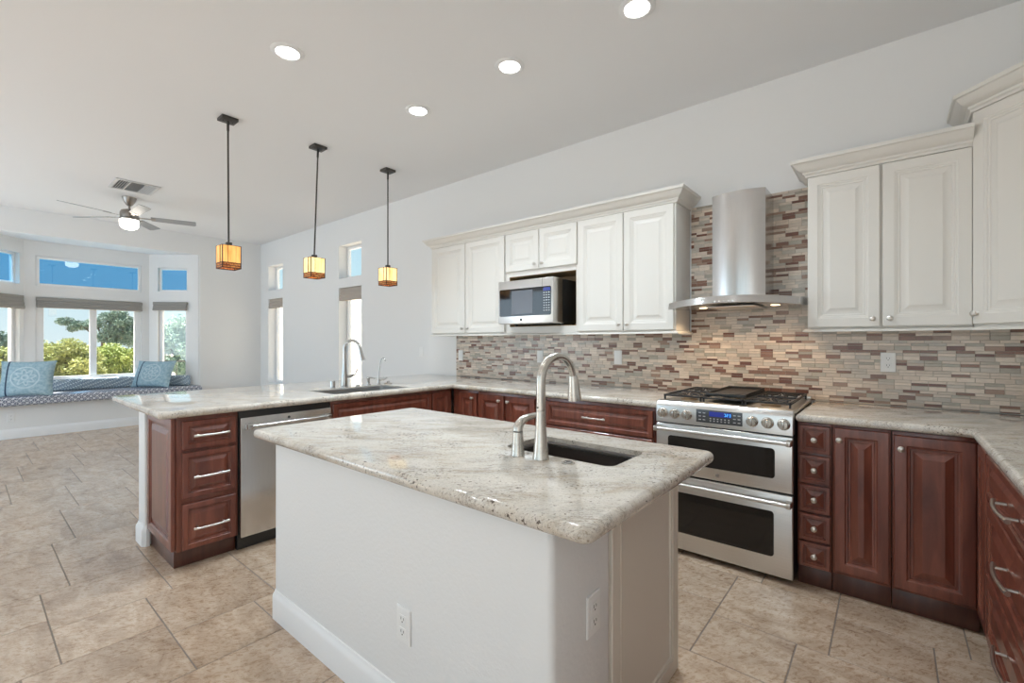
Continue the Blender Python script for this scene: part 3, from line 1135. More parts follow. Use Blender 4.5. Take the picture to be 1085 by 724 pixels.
# ------------------------------------------------------------------ faucets and fittings
def arc(p, r, a0, a1, n, d):
    """points of an arc in the vertical plane through p (centre) along unit direction d"""
    out = []
    for k in range(n + 1):
        a = a0 + (a1 - a0) * k / n
        out.append((p[0] + d[0] * r * math.cos(a), p[1] + d[1] * r * math.cos(a), p[2] + r * math.sin(a)))
    return out


def faucet_island():
    t = thing('kitchen_faucet', 'tall satin nickel gooseneck faucet over the island sink', 'faucet', (-0.961, 1.322, IZ))
    b = MB()
    b.lathe([(0.030, 0.0005), (0.030, 0.004), (0.0285, 0.010), (0.026, 0.035), (0.0225, 0.07), (0.0195, 0.11), (0.0178, 0.150), (0.0172, 0.172), (0.0168, 0.1725)], (0, 0, 0), 'Z', 32)
    b.build('base', NICKEL, t)
    d = Vector((0.12, 0.99)).normalized()
    r = 0.090
    c = (d.x * r, d.y * r, 0.275)
    b = MB()
    pts = [(0, 0, 0.1735), (0, 0, 0.22)] + arc(c, r, PI, 0.12, 22, d)
    b.tube(pts, [0.0166] * 4 + [0.0166 - 0.0038 * k / (len(pts) - 5) for k in range(len(pts) - 4)], 20)
    b.build('gooseneck', NICKEL, t)
    e = Vector(pts[-1])
    b = MB()
    b.tube([e + Vector((0, 0, 0.004)), e + Vector((d.x * 0.003, d.y * 0.003, -0.006)), e + Vector((d.x * 0.006, d.y * 0.006, -0.03)), e + Vector((d.x * 0.010, d.y * 0.010, -0.075)), e + Vector((d.x * 0.012, d.y * 0.012, -0.092)), e + Vector((d.x * 0.012, d.y * 0.012, -0.094))], [0.0150, 0.0182, 0.0205, 0.0258, 0.0264, 0.022], 24)
    b.build('spray_head', NICKEL, t)
    b = MB()
    b.lathe([(0.003, 0), (0.003, 0.002), (0.001, 0.0022)], (-0.001, -0.0166, 0.186), '-Y', 10)
    b.build('indicator', BLACK, t)


faucet_island()
t = thing('soap_dispenser', 'nickel soap dispenser with bent spout beside the island faucet', 'soap dispenser', (-1.055, 1.308, IZ))
b = MB()
b.lathe([(0.0255, 0.0005), (0.0255, 0.004), (0.024, 0.010), (0.0215, 0.045), (0.0195, 0.078), (0.0188, 0.088)], (0, 0, 0), 'Z', 28)
b.build('body', NICKEL, t)
b = MB()
b.lathe([(0.0175, 0.0885), (0.0175, 0.0905)], (0, 0, 0), 'Z', 28)
b.build('seam', BLACK, t)
b = MB()
b.tube([(0, 0, 0.091), (0, 0.001, 0.102), (0.001, 0.008, 0.116), (0.003, 0.024, 0.128), (0.005, 0.05, 0.134), (0.007, 0.09, 0.137), (0.009, 0.125, 0.138), (0.009, 0.130, 0.136)], [0.0186, 0.0184, 0.0175, 0.0160, 0.0135, 0.011, 0.0095, 0.009], 20)
b.build('spout', NICKEL, t)
t = thing('disposal_button', 'small round nickel air switch button in the island top', 'button', (-0.853, 1.333, IZ))
b = MB()
b.lathe([(0.0225, 0.0005), (0.0225, 0.003), (0.020, 0.005), (0.0175, 0.0052), (0.0170, 0.004), (0.001, 0.0045)], (0, 0, 0), 'Z', 28)
b.build('ring', NICKEL, t)
b = MB()
b.lathe([(0.0145, 0.0048), (0.0145, 0.008), (0.013, 0.009), (0.001, 0.0092)], (0, 0, 0), 'Z', 24)
b.build('cap', CHROME, t)

# peninsula faucet and its row of fittings
t = thing('kitchen_faucet', 'slender chrome gooseneck faucet with side lever on the peninsula', 'faucet', (-3.553, 2.07, CT))
b = MB()
b.lathe([(0.030, 0.0005), (0.030, 0.006), (0.026, 0.010), (0.0245, 0.09), (0.021, 0.11), (0.0165, 0.17), (0.0145, 0.24)], (0, 0, 0), 'Z', 24)
b.build('base', CHROME, t)
d = Vector((0.85, 0.53)).normalized()
r = 0.068
b = MB()
pts = [(0, 0, 0.2405), (0, 0, 0.30)] + arc((d.x * r, d.y * r, 0.325), r, PI, 0.25, 16, d)
b.tube(pts, 0.013, 16)
b.build('gooseneck', CHROME, t)
e = Vector(pts[-1])
b = MB()
b.tube([e, e + Vector((d.x * 0.006, d.y * 0.006, -0.02)), e + Vector((d.x * 0.024, d.y * 0.024, -0.09)), e + Vector((d.x * 0.03, d.y * 0.03, -0.115))], [0.0135, 0.0155, 0.019, 0.024], 18)
b.build('spray_head', CHROME, t)
b = MB()
b.tube([(0.0, 0.02, 0.088), (0.0, 0.06, 0.088), (0.0, 0.095, 0.10), (0.0, 0.118, 0.135), (0.0, 0.125, 0.15)], [0.015, 0.012, 0.009, 0.006, 0.005], 14)
b.build('lever', CHROME, t)
t = thing('air_gap', 'short chrome cylinder beside the peninsula faucet', 'air gap', (-3.553, 1.965, CT))
b = MB()
b.lathe([(0.020, 0.0005), (0.020, 0.055), (0.018, 0.060), (0.001, 0.061)], (0, 0, 0), 'Z', 20)
b.build('cylinder_cap', CHROME, t)
b = MB()
b.lathe([(0.024, 0.0003), (0.024, 0.0042), (0.0205, 0.005)], (0, 0, 0), 'Z', 20)
b.build('collar', CHROME, t)
t = thing('sink_button', 'low chrome button between the peninsula faucet and pump', 'button', (-3.545, 2.19, CT))
b = MB()
b.lathe([(0.021, 0.0005), (0.021, 0.006), (0.016, 0.011), (0.001, 0.012)], (0, 0, 0), 'Z', 20)
b.build('cap', CHROME, t)
t = thing('soap_pump', 'small chrome soap pump on the peninsula rim', 'soap dispenser', (-3.575, 2.315, CT))
b = MB()
b.lathe([(0.020, 0.0005), (0.020, 0.006), (0.012, 0.012), (0.010, 0.04), (0.013, 0.046), (0.013, 0.060), (0.009, 0.066)], (0, 0, 0), 'Z', 20)
b.build('stem', CHROME, t)
b = MB()
b.tube([(-0.012, -0.008, 0.062), (0.02, 0.013, 0.064), (0.048, 0.032, 0.058)], [0.008, 0.007, 0.005], 12)
b.build('nozzle', CHROME, t)
t = thing('filter_tap', 'thin chrome filtered water tap on the peninsula rim', 'tap', (-3.575, 2.42, CT))
b = MB()
b.lathe([(0.018, 0.0005), (0.018, 0.005), (0.012, 0.010), (0.011, 0.035), (0.007, 0.045), (0.005, 0.06)], (0, 0, 0), 'Z', 20)
b.build('base', CHROME, t)
b = MB()
b.tube([(0, 0, 0.0605), (0.004, 0.003, 0.12), (0.012, 0.008, 0.19), (0.022, 0.015, 0.225), (0.036, 0.024, 0.238), (0.048, 0.032, 0.228), (0.053, 0.035, 0.205)], [0.0046, 0.0044, 0.0042, 0.004, 0.004, 0.004, 0.0042], 12)
b.build('spout', CHROME, t)
b = MB()
b.tube([(0.011, 0.006, 0.03), (0.04, 0.03, 0.045), (0.062, 0.048, 0.06)], [0.008, 0.009, 0.006], 12)
b.build('lever', CHROME, t)
t = thing('sink_stopper', 'flat chrome strainer lid at the corner of the peninsula sink', 'sink stopper', (-3.545, 2.50, CT))
b = MB()
b.lathe([(0.036, 0.0005), (0.038, 0.006), (0.034, 0.010), (0.014, 0.012), (0.012, 0.020), (0.016, 0.024), (0.001, 0.026)], (0, 0, 0), 'Z', 24)
b.build('lid', CHROME, t)

# ------------------------------------------------------------------ range
RW = 0.746
t = thing('gas_range', 'stainless double-oven gas range between the two counters', 'range', (-1.139, 2.80, 0))
b = MB()
b.box(0.002, RW - 0.002, 0.022, 0.74, 0.03, 0.905, 0.003)
b.build('body', BLACK, t)
# sloped control panel
b = MB()
prof = [(0.0, 0.800), (0.0, 0.895), (0.006, 0.916), (0.02, 0.930), (0.05, 0.936), (0.05, 0.800)]
bm2 = bmesh.new()
ra = [bm2.verts.new((0.0, y, z)) for y, z in prof]
rb = [bm2.verts.new((RW, y, z)) for y, z in prof]
for k in range(len(prof)):
    bm2.faces.new((ra[k], ra[(k + 1) % len(prof)], rb[(k + 1) % len(prof)], rb[k]))
bm2.faces.new(ra)
bm2.faces.new(list(reversed(rb)))
bmesh.ops.recalc_face_normals(bm2, faces=bm2.faces[:])
bmesh.ops.bevel(bm2, geom=[e for e in bm2.edges if abs(e.verts[0].co.x - e.verts[1].co.x) < 1e-4], offset=0.006, segments=3, affect='EDGES', profile=0.5)
b.merge(bm2)
cp = b.build('control_panel', STEELH, t)
b = MB()
b.box(0.247, 0.500, -0.003, -0.0004, 0.822, 0.898, 0.0012)
for r_ in range(2):
    for k in range(6):
        b.box(0.325 + k * 0.020, 0.333 + k * 0.020, -0.0036, -0.0026, 0.846 - r_ * 0.013, 0.852 - r_ * 0.013, 0, 1)
for r_ in range(3):
    for x_ in (0.262, 0.286, 0.452, 0.476):
        b.box(x_, x_ + 0.014, -0.0036, -0.0026, 0.876 - r_ * 0.020, 0.881 - r_ * 0.020, 0, 1)
dp = b.build('touch_panel', [PANELGL, KEYS], cp)
b = MB()
b.box(0.322, 0.442, -0.0042, -0.0032, 0.862, 0.890)
for k, (gx, gs) in enumerate(((0.405, 'abcd'), (0.417, 'abged'), (0.431, 'abgcd'))):
    w_, h_, q_ = 0.008, 0.016, 0.0018
    for s in gs:
        bx = {'a': (0, w_, h_ - q_, h_), 'b': (w_ - q_, w_, h_ / 2, h_), 'c': (w_ - q_, w_, 0, h_ / 2), 'd': (0, w_, 0, q_), 'e': (0, q_, 0, h_ / 2), 'g': (0, w_, h_ / 2 - q_ / 2, h_ / 2 + q_ / 2)}[s]
        b.box(gx + bx[0], gx + bx[1], -0.0048, -0.0038, 0.868 + bx[2], 0.868 + bx[3], 0, 1)
b.build('display', [DISPLAY, DIGIT], cp, 0)
for x_ in (0.042, 0.117, 0.192, 0.549, 0.625, 0.702):
    b = MB()
    b.lathe([(0.030, 0.0), (0.031, 0.004), (0.027, 0.006), (0.0245, 0.008), (0.0235, 0.026), (0.021, 0.030), (0.001, 0.0305)], (x_, -0.0005, 0.857), '-Y', 28)
    b.box(x_ - 0.0045, x_ + 0.0045, -0.037, -0.030, 0.857 - 0.020, 0.857 + 0.020, 0.003)
    b.build('knob', NICKEL, cp)


def oven_door(z0, z1, wx0, wx1, wz0, wz1, hz):
    b = MB()
    b.box(0.002, RW - 0.002, 0.0, 0.021, z0, z1, 0.006, seg=3)
    d = b.build('oven_door', STEELH, t)
    b = MB()
    out = rounded_rect(wx0, wx1, wz0, wz1, 0.018)
    b.prism([(x, z) for x, z in out], 0.0, 0.003, mtx=Matrix.Translation((0, -0.0005, 0)) @ Matrix.Rotation(PI / 2, 4, 'X'))
    b.build('oven_glass', BLACKGL, d, 0)
    b = MB()
    b.tube([(0.022, -0.048, hz), (0.726, -0.048, hz)], 0.0115, 18)
    hb = b.build('handle', STEELH, d)
    for s, x_ in ((1, 0.016), (-1, 0.730)):
        b = MB()
        b.prism([(x_ - 0.010, -0.060), (x_ + 0.010, -0.060), (x_ + 0.016 * (1 if s > 0 else 1), -0.001), (x_ - 0.016, -0.001)], hz - 0.015, hz + 0.015, 0.003)
        b.build('handle_bracket', PEWTER, hb)
    return d


d1 = oven_door(0.490, 0.792, 0.078, 0.660, 0.560, 0.722, 0.764)
d2 = oven_door(0.034, 0.480, 0.078, 0.655, 0.137, 0.382, 0.440)
b = MB()
b.lathe([(0.0125, 0), (0.0125, 0.0016), (0.0105, 0.0018), (0.0103, 0.001), (0.001, 0.001)], (0.367, -0.0003, 0.524), '-Y', 24)
em = b.build('round_emblem', CHROME, d1)
b = MB()
for sx_, off in ((1, 0.0), (-1, PI)):
    pts = []
    for k in range(15):
        a = off + 2.2 * PI * k / 14
        rr_ = 0.0048 * (1 - 0.55 * k / 14)
        pts.append((0.367 + sx_ * 0.0 + 0.0034 * math.cos(off) + rr_ * math.cos(a), -0.0022, 0.524 + rr_ * math.sin(a)))
    b.tube(pts, 0.0007, 6)
b.build('script_letters', BLACK, em)
# cooktop
b = MB()
b.box(0.002, RW - 0.002, 0.052, 0.735, 0.906, 0.926, 0.004)
ctop = b.build('cooktop', STEELH, t)
b = MB()
b.box(0.0, RW, 0.700, 0.737, 0.9265, 0.944, 0.005)
b.build('rear_trim', STEELH, t)
for (x_, y_) in ((0.14, 0.20), (0.14, 0.54), (0.606, 0.20), (0.606, 0.54), (0.373, 0.36)):
    b = MB()
    b.lathe([(0.052, 0.9265), (0.050, 0.932), (0.030, 0.936), (0.030, 0.942), (0.001, 0.943)], (x_, y_, 0), 'Z', 24)
    bu = b.build('burner', BRASS, t)
    b = MB()
    b.lathe([(0.033, 0.9435), (0.034, 0.948), (0.028, 0.951), (0.001, 0.952)], (x_, y_, 0), 'Z', 24)
    b.build('burner_cap', IRON, bu)


def grate(x0, x1, y0, y1, centres):
    b = MB()
    zt, hb_ = 0.965, 0.007
    for x_ in (x0 + 0.006, x1 - 0.006):
        b.box(x_ - 0.006, x_ + 0.006, y0, y1, zt - 0.012, zt, 0.003)
    for y_ in (y0 + 0.006, (y0 + y1) / 2, y1 - 0.006):
        b.box(x0 + 0.001, x1 - 0.001, y_ - 0.006, y_ + 0.006, zt - 0.012, zt, 0.003)
    for cx_, cy_ in centres:
        for k in range(12):
            a = PI / 6 * k
            r0_, r1_ = 0.030, (0.088 if k % 2 == 0 else 0.105)
            b.tube([(cx_ + r0_ * math.cos(a), cy_ + r0_ * math.sin(a), zt - 0.002), (cx_ + r1_ * math.cos(a), cy_ + r1_ * math.sin(a), zt - 0.005)], 0.0045, 8)
    for x_ in (x0 + 0.007, x1 - 0.007):
        for y_ in (y0 + 0.007, y1 - 0.007):
            b.box(x_ - 0.005, x_ + 0.005, y_ - 0.005, y_ + 0.005, 0.9262, zt - 0.005)
    return b.build('grate', IRON, t)


grate(0.02, 0.255, 0.075, 0.685, [(0.14, 0.20), (0.14, 0.54)])
grate(0.491, 0.726, 0.075, 0.685, [(0.606, 0.20), (0.606, 0.54)])
grate(0.258, 0.488, 0.075, 0.685, [])
# griddle resting on the middle grate
g = thing('griddle', 'flat black griddle plate on the middle grate of the range', 'griddle', (-1.139 + 0.373, 2.80 + 0.40, 0.9655))
b = MB()
b.box(-0.112, 0.112, -0.245, 0.265, 0.0005, 0.010, 0.002)
b.box(-0.112, -0.102, -0.245, 0.265, 0.010, 0.022, 0.002)
b.box(0.102, 0.112, -0.245, 0.265, 0.010, 0.022, 0.002)
b.box(-0.101, 0.101, 0.255, 0.265, 0.010, 0.022, 0.002)
b.build('plate', IRON, g)
b = MB()
b.box(-0.112, 0.112, -0.272, -0.2455, 0.001, 0.020, 0.003)
b.build('grease_trough', BLACK, g)

# ------------------------------------------------------------------ range hood
t = thing('range_hood', 'stainless chimney hood with curved canopy above the range', 'range hood', (-0.78, YB - 0.009, 1.515))
HW = 0.378


def arch(u):
    return 0.022 * (1 - u * u)


b = bmesh.new()
n = 28
cols = []
for k in range(n + 1):
    u = -1 + 2 * k / n
    x = HW * u
    yf = -0.50 - 0.105 * (1 - u * u)
    z0 = arch(u)
    cols.append([b.verts.new(p) for p in ((x, yf, z0), (x, yf + 0.012, z0 + 0.044), (x, -0.001, 0.052 + 0.02), (x, -0.001, 0.020))])
for k in range(n):
    for q in range(4):
        b.faces.new((cols[k][q], cols[k][(q + 1) % 4], cols[k + 1][(q + 1) % 4], cols[k + 1][q]))
b.faces.new(cols[0])
b.faces.new(list(reversed(cols[-1])))
bmesh.ops.recalc_face_normals(b, faces=b.faces[:])
q = MB()
q.merge(b)
cn = q.build('canopy', STEEL, t, 25)
b = bmesh.new()
prof = []
for k in range(13):
    u = -1 + 2 * k / 12
    prof.append((0.163 * u, -0.262 - 0.042 * (1 - u * u)))
out = prof + [(0.163, -0.001), (-0.163, -0.001)]
q = MB()
q.prism(out, 0.058, 0.778)
q.build('chimney', STEEL, t, 25)
for k in range(5):
    q = MB()
    x_ = -0.052 + k * 0.026
    q.lathe([(0.006, 0), (0.006, 0.003), (0.004, 0.004)], (x_, -0.5985, 0.030), '-Y', 14)
    q.build('button', PLATE, cn)
for x_ in (-0.22, 0.22):
    q = MB()
    q.lathe([(0.026, 0.0), (0.026, 0.002), (0.022, 0.003), (0.001, 0.003)], (x_, -0.27, 0.0165), '-Z', 24)
    q.build('lamp_lens', WARM, cn)
    lamp('hood_lamp', 'SPOT', (-0.78 + x_, YB - 0.27, 1.50), 4.0, (1, 0.72, 0.44), (0, 0, 0), spot_size=2.6, spot_blend=0.8, shadow_soft_size=0.03)
q = MB()
q.box(-0.14, 0.14, -0.47, -0.10, 0.004, 0.010, 0.002)
q.build('grease_filter', PEWTER, cn)

# ------------------------------------------------------------------ backsplash mosaic
PAL = [((228, 213, 197), 32), ((214, 198, 182), 20), ((204, 194, 182), 18), ((182, 174, 160), 12), ((166, 138, 121), 9), ((142, 108, 92), 13), ((120, 82, 69), 5)]
PW = [w for c, w in PAL]


def mosaic_mesh():
    bm = bmesh.new()
    col = bm.loops.layers.float_color.new('tile')
    yg, yt = YB - 0.004, YB - 0.0075
    areas = [(-3.764, XR - 0.004, CT + 0.0005, 1.3725), (-1.172, -0.390, 1.3725, 2.318)]
    pitch = 0.0755
    rows = []
    z = 0.897
    kinds = [0.0255, 0.0165, 0.0165]
    i = 0
    while z < 2.33:
        h = kinds[i % 3]
        rows.append((z, z + h, i))
        z += h
        i += 1
    for (ax0, ax1, az0, az1) in areas:
        f = bm.faces.new([bm.verts.new(p) for p in ((ax0, yg, az0), (ax1, yg, az0), (ax1, yg, az1), (ax0, yg, az1))])
        f.material_index = 1
        if az0 < 1:
            f = bm.faces.new([bm.verts.new(p) for p in ((ax0, YB - 0.0005, az0), (ax0, yg, az0), (ax0, yg, az1), (ax0, YB - 0.0005, az1))])
            f.material_index = 1
        else:
            f = bm.faces.new([bm.verts.new(p) for p in ((ax0, yg, az1), (ax1, yg, az1), (ax1, YB - 0.0005, az1), (ax0, YB - 0.0005, az1))])
            f.material_index = 1
        for (r0, r1, i) in rows:
            z0, z1 = max(r0 + 0.0006, az0), min(r1 - 0.0006, az1)
            if z1 - z0 < 0.003:
                continue
            sh = 0.0385 * ((i * 2 + (i // 3)) % 2) + 0.01887 * ((i // 5) % 2)
            k0 = int(math.floor((ax0 - sh) / pitch)) - 1
            for k in range(k0, int((ax1 - ax0) / pitch) + k0 + 4):
                a0, a1 = max(k * pitch + sh + 0.0006, ax0), min((k + 1) * pitch + sh - 0.0006, ax1)
                if a1 - a0 < 0.003:
                    continue
                rnd = random.Random(k * 7919 + i * 104729)
                c = rnd.choices(PAL, PW)[0][0]
                jit = rnd.uniform(0.95, 1.05)
                cc = S(min(255, c[0] * jit), min(255, c[1] * jit), min(255, c[2] * jit))
                e = 0.0008
                hi = [bm.verts.new(p) for p in ((a0 + e, yt, z0 + e), (a1 - e, yt, z0 + e), (a1 - e, yt, z1 - e), (a0 + e, yt, z1 - e))]
                lo = [bm.verts.new(p) for p in ((a0, yg, z0), (a1, yg, z0), (a1, yg, z1), (a0, yg, z1))]
                for fc in [bm.faces.new(hi)] + [bm.faces.new((lo[q_], lo[(q_ + 1) % 4], hi[(q_ + 1) % 4], hi[q_])) for q_ in range(4)]:
                    for lp in fc.loops:
                        lp[col] = cc
    me = bpy.data.meshes.new('mosaic_backsplash')
    bm.to_mesh(me)
    bm.free()
    me.materials.append(MOSAIC)
    me.materials.append(MGROUT)
    o = bpy.data.objects.new('mosaic_backsplash', me)
    C.objects.link(o)
    tag(o, 'beige and brown strip mosaic backsplash above the stove counters', 'backsplash')


mosaic_mesh()

# ------------------------------------------------------------------ upper cabinets
UY, UD = 3.259, 0.298
GU = 'cream wall cabinets'


def upper(label, x0, x1, z0, z1, group=GU):
    t = thing('wall_cabinet', label, 'cabinet', (x0, UY, z0), 0, group)
    return t, x1 - x0, z1 - z0


def ubody(t, W, H):
    b = MB()
    b.box(0.001, W - 0.001, 0, UD, 0.0, H, 0.002)
    b.build('body', CREAM, t)


t, W, H = upper('cream two-door wall cabinet at the end nearest the peninsula', -3.812, -2.772, 1.376, 2.295)
ubody(t, W, H)
front('door', t, 0.006, 0.512, 0.010, 0.912, CREAM, DOOR, (0.478, 0.055))
front('door', t, 0.522, 1.034, 0.010, 0.912, CREAM, DOOR, (0.556, 0.055))
t, W, H = upper('cream two-door wall cabinet between the microwave and the hood', -1.985, -1.177, 1.376, 2.295)
ubody(t, W, H)
front('door', t, 0.006, 0.404, 0.010, 0.912, CREAM, DOOR, (0.372, 0.055))
front('door', t, 0.412, 0.796, 0.010, 0.912, CREAM, DOOR, (0.444, 0.055))
# microwave cabinet with open niche
t, W, H = upper('cream wall cabinet with two short doors above the microwave niche', -2.770, -1.987, 1.376, 2.295)
b = MB()
b.box(0.001, 0.042, 0, UD, 0, H, 0.001)
b.box(W - 0.020, W - 0.001, 0, UD, 0, H, 0.001)
b.box(0.0425, W - 0.0205, 0, UD, 0, 0.058, 0.001)
b.box(0.0425, W - 0.0205, 0, UD, 0.520, H, 0.001)
b.build('body', CREAM, t, 0)
b = MB()
b.box(0.0425, W - 0.0205, 0.0, UD - 0.012, 0.0585, 0.062)
b.box(0.0425, 0.0455, 0.004, UD - 0.012, 0.0625, 0.5195)
b.box(W - 0.0235, W - 0.0205, 0.004, UD - 0.012, 0.0625, 0.5195)
b.box(0.0425, W - 0.0205, UD - 0.011, UD - 0.001, 0.0585, 0.5195)
b.box(0.0465, W - 0.0245, 0.004, UD - 0.012, 0.5165, 0.5197)
b.build('niche_lining', mat('natural_cabinet_wood', S(168, 138, 98), 0.5), t, 0)
front('door', t, 0.008, 0.388, 0.566, 0.912, CREAM, DOOR, (0.352, 0.61))
front('door', t, 0.396, 0.777, 0.566, 0.912, CREAM, DOOR, (0.432, 0.61))
t, W, H = upper('cream two-door wall cabinet between the hood and the corner cabinet', -0.385, 0.322, 1.376, 2.285)
ubody(t, W, H)
front('door', t, 0.004, 0.341, 0.008, 0.902, CREAM, DOOR, (0.310, 0.050))
front('door', t, 0.352, 0.703, 0.008, 0.902, CREAM, DOOR, (0.384, 0.050))
# diagonal corner cabinet
t = thing('wall_cabinet', 'tall cream diagonal corner wall cabinet cut by the photo edge', 'cabinet', (0.325, UY, 1.376), -PI / 4, GU)
b = MB()
out = [(0.325, UY), (0.325 + 0.309, UY - 0.309), (XR - 0.003, UY - 0.309), (XR - 0.003, YB - 0.01), (0.325, YB - 0.01)]
b.prism(out, 1.376, 2.455)
o = b.build('body', CREAM, t, 0)
o.data.transform(Matrix.Rotation(PI / 4, 4, 'Z') @ Matrix.Translation((-0.325, -UY, -1.376)))
front('door', t, 0.010, 0.427, 0.012, 1.070, CREAM, DOOR, (0.030, 0.063))

CROWN = [(-0.002, 0.0), (0.010, 0.0), (0.014, 0.012), (0.022, 0.018), (0.024, 0.028), (0.036, 0.034), (0.050, 0.046), (0.062, 0.064), (0.068, 0.072), (0.078, 0.076), (0.080, 0.094), (-0.002, 0.094)]
RAIL = [(-0.016, 0.0), (-0.016, -0.018), (0.022, -0.018), (0.022, -0.012), (0.016, -0.006), (0.006, 0.0)]


def moulding(name, path, z, prof, label):
    b = MB()
    b.sweep(path, [(o, z + zz) for o, zz in prof])
    return tag(b.build(name, CREAM, None, 25), label, 'molding', 'cabinet moldings')


yb_ = YB - 0.012
moulding('crown_cornice', [(-3.812, yb_), (-3.812, UY), (-1.177, UY), (-1.177, yb_)], 2.2955, CROWN, 'long cream crown molding over the microwave side cabinets')
moulding('crown_cornice', [(-0.385, yb_), (-0.385, UY), (0.320, UY)], 2.2855, CROWN, 'cream crown molding over the two-door cabinet beside the hood')
moulding('crown_cornice', [(0.325, yb_), (0.325, UY), (0.634, UY - 0.309), (XR - 0.004, UY - 0.309)], 2.4555, CROWN, 'cream crown molding stepping up over the diagonal corner cabinet')
moulding('light_rail', [(-3.812, yb_), (-3.812, UY), (-1.177, UY), (-1.177, yb_)], 1.3755, RAIL, 'cream light rail under the microwave side cabinets')
moulding('light_rail', [(-0.385, yb_), (-0.385, UY), (0.319, UY)], 1.3755, RAIL, 'cream light rail under the two-door cabinet beside the hood')
moulding('light_rail', [(0.329, UY - 0.004), (0.634, UY - 0.309), (XR - 0.004, UY - 0.309)], 1.3755, RAIL, 'cream light rail under the diagonal corner cabinet')

# ------------------------------------------------------------------ microwave
t = thing('microwave', 'stainless and black microwave in the wall cabinet niche', 'microwave', (-2.712, 3.080, 1.4395))
MW, MH, MD = 0.598, 0.392, 0.43
b = MB()
b.box(0.006, MW - 0.006, 0.14, MD, 0.018, MH - 0.004, 0.004)
for x_ in (0.05, MW - 0.05):
    for y_ in (0.20, MD - 0.04):
        b.cyl((x_, y_, 0.0), (x_, y_, 0.019), 0.012, 0.012, 14)
b.build('case', BLACK, t)
b = MB()
b.box(0.0, MW, 0.0, 0.139, 0.014, MH, 0.006, seg=3)
fr = b.build('front_bezel', STEELH, t)
b = MB()
b.prism(rounded_rect(0.02, MW - 0.022, 0.080, 0.318, 0.014), 0, 0.003, mtx=Matrix.Translation((0, -0.0003, 0)) @ Matrix.Rotation(PI / 2, 4, 'X'))
for r_ in range(8):
    for k in range(3):
        b.box(0.502 + k * 0.024, 0.516 + k * 0.024, -0.0038, -0.0028, 0.262 - r_ * 0.021, 0.270 - r_ * 0.021, 0, 1)
gl = b.build('door_glass', [BLACKGL, KEYS], fr, 0)
b = MB()
b.box(0.16, 0.39, -0.0044, -0.0034, 0.098, 0.300)
b.build('window_screen', mat('grey_perforated_screen', S(96, 98, 104), 0.25), fr, 0)
b = MB()
b.box(0.500, 0.570, -0.0044, -0.0034, 0.280, 0.308)
b.build('display', DISPLAY, fr, 0)
b = MB()
b.lathe([(0.012, 0), (0.012, 0.0016), (0.010, 0.002), (0.001, 0.0018)], (0.262, -0.0003, 0.048), '-Y', 24)
b.build('round_emblem', BRONZE, fr)
b = MB()
b.box(0.4855, 0.4875, -0.0008, -0.0002, 0.320, 0.388)
b.build('door_seam', SLOT, fr, 0)


# ------------------------------------------------------------------ outlets and switches
def plate(name, label, loc, rz, kind='outlet', cat='outlet'):
    t = thing(name, label, cat, loc, rz, 'white wall plates')
    b = MB()
    b.panel(-0.036, 0.036, -0.059, 0.059, [(0, 0), (0, 0.003), (0.003, 0.0055), (0.006, 0.006)], -0.0006)
    b.build('cover_plate', PLATE, t, 20)
    if kind == 'outlet':
        for zz in (-0.021, 0.021):
            b = MB()
            b.box(-0.017, 0.017, -0.0085, -0.0067, zz - 0.0145, zz + 0.0145, 0.0008)
            s = b.build('receptacle', PLATE, t, 0)
            b = MB()
            b.box(-0.0075, -0.0055, -0.0092, -0.0086, zz - 0.001, zz + 0.008)
            b.box(0.0055, 0.0075, -0.0092, -0.0086, zz - 0.001, zz + 0.007)
            b.cyl((0, -0.0086, zz - 0.0075), (0, -0.0092, zz - 0.0075), 0.0025, 0.0025, 10)
            b.build('slots', SLOT, s, 0)
    else:
        b = MB()
        b.box(-0.0165, 0.0165, -0.0095, -0.0067, -0.033, 0.033, 0.0015)
        b.build('rocker', PLATE, t, 0)
    return t


yt = YB - 0.0078
plate('wall_outlet', 'white duplex outlet on the mosaic under the cabinet beside the hood', (-0.010, yt, 1.175), 0)
plate('wall_switch', 'white switch plate on the mosaic nearest the range', (-1.779, yt, 1.165), 0, 'switch', 'switch')
plate('wall_switch', 'white switch plate on the mosaic under the microwave', (-2.595, yt, 1.155), 0, 'switch', 'switch')
plate('wall_switch', 'white switch plate at the peninsula end of the mosaic', (-3.690, yt, 1.145), 0, 'switch', 'switch')
plate('wall_switch', 'white switch plate on the painted wall beyond the mosaic', (-4.384, YB - 0.0005, 1.174), 0, 'switch', 'switch')
plate('wall_outlet', 'white outlet low on the long plastered island face', (-1.255, 0.9495, 0.350), 0)
plate('wall_outlet', 'white outlet on the short plastered island end', (-0.6545, 1.150, 0.525), FACE_PX)
plate('wall_outlet', 'white outlet on the wall under the window seat', (XL + 0.0005, 0.43, 0.285), FACE_PX)
plate('wall_outlet', 'white outlet on the bar side of the peninsula knee wall', (-3.8005, 0.80, 0.645), FACE_NX)


# ------------------------------------------------------------------ ceiling fixtures
def downlight(x, y, label):
    t = thing('recessed_light', label, 'ceiling light', (x, y, ZC), 0, 'recessed ceiling lights')
    b = MB()
    b.lathe([(0.066, -0.0005), (0.096, -0.0005), (0.096, -0.004), (0.088, -0.008), (0.070, -0.010), (0.066, -0.006)], (0, 0, 0), 'Z', 40, 0, True)
    b.build('trim_ring', TRIM, t)
    b = MB()
    b.lathe([(0.0655, -0.001), (0.0655, -0.006), (0.001, -0.0075)], (0, 0, 0), 'Z', 32)
    b.build('lens', BULB, t)
    lamp('recessed_or_fill_lamp', 'SPOT', (x, y, ZC - 0.02), SPOT_W * 4, (0.79, 0.91, 1.0), spot_size=2.4, spot_blend=1.0, shadow_soft_size=0.07)


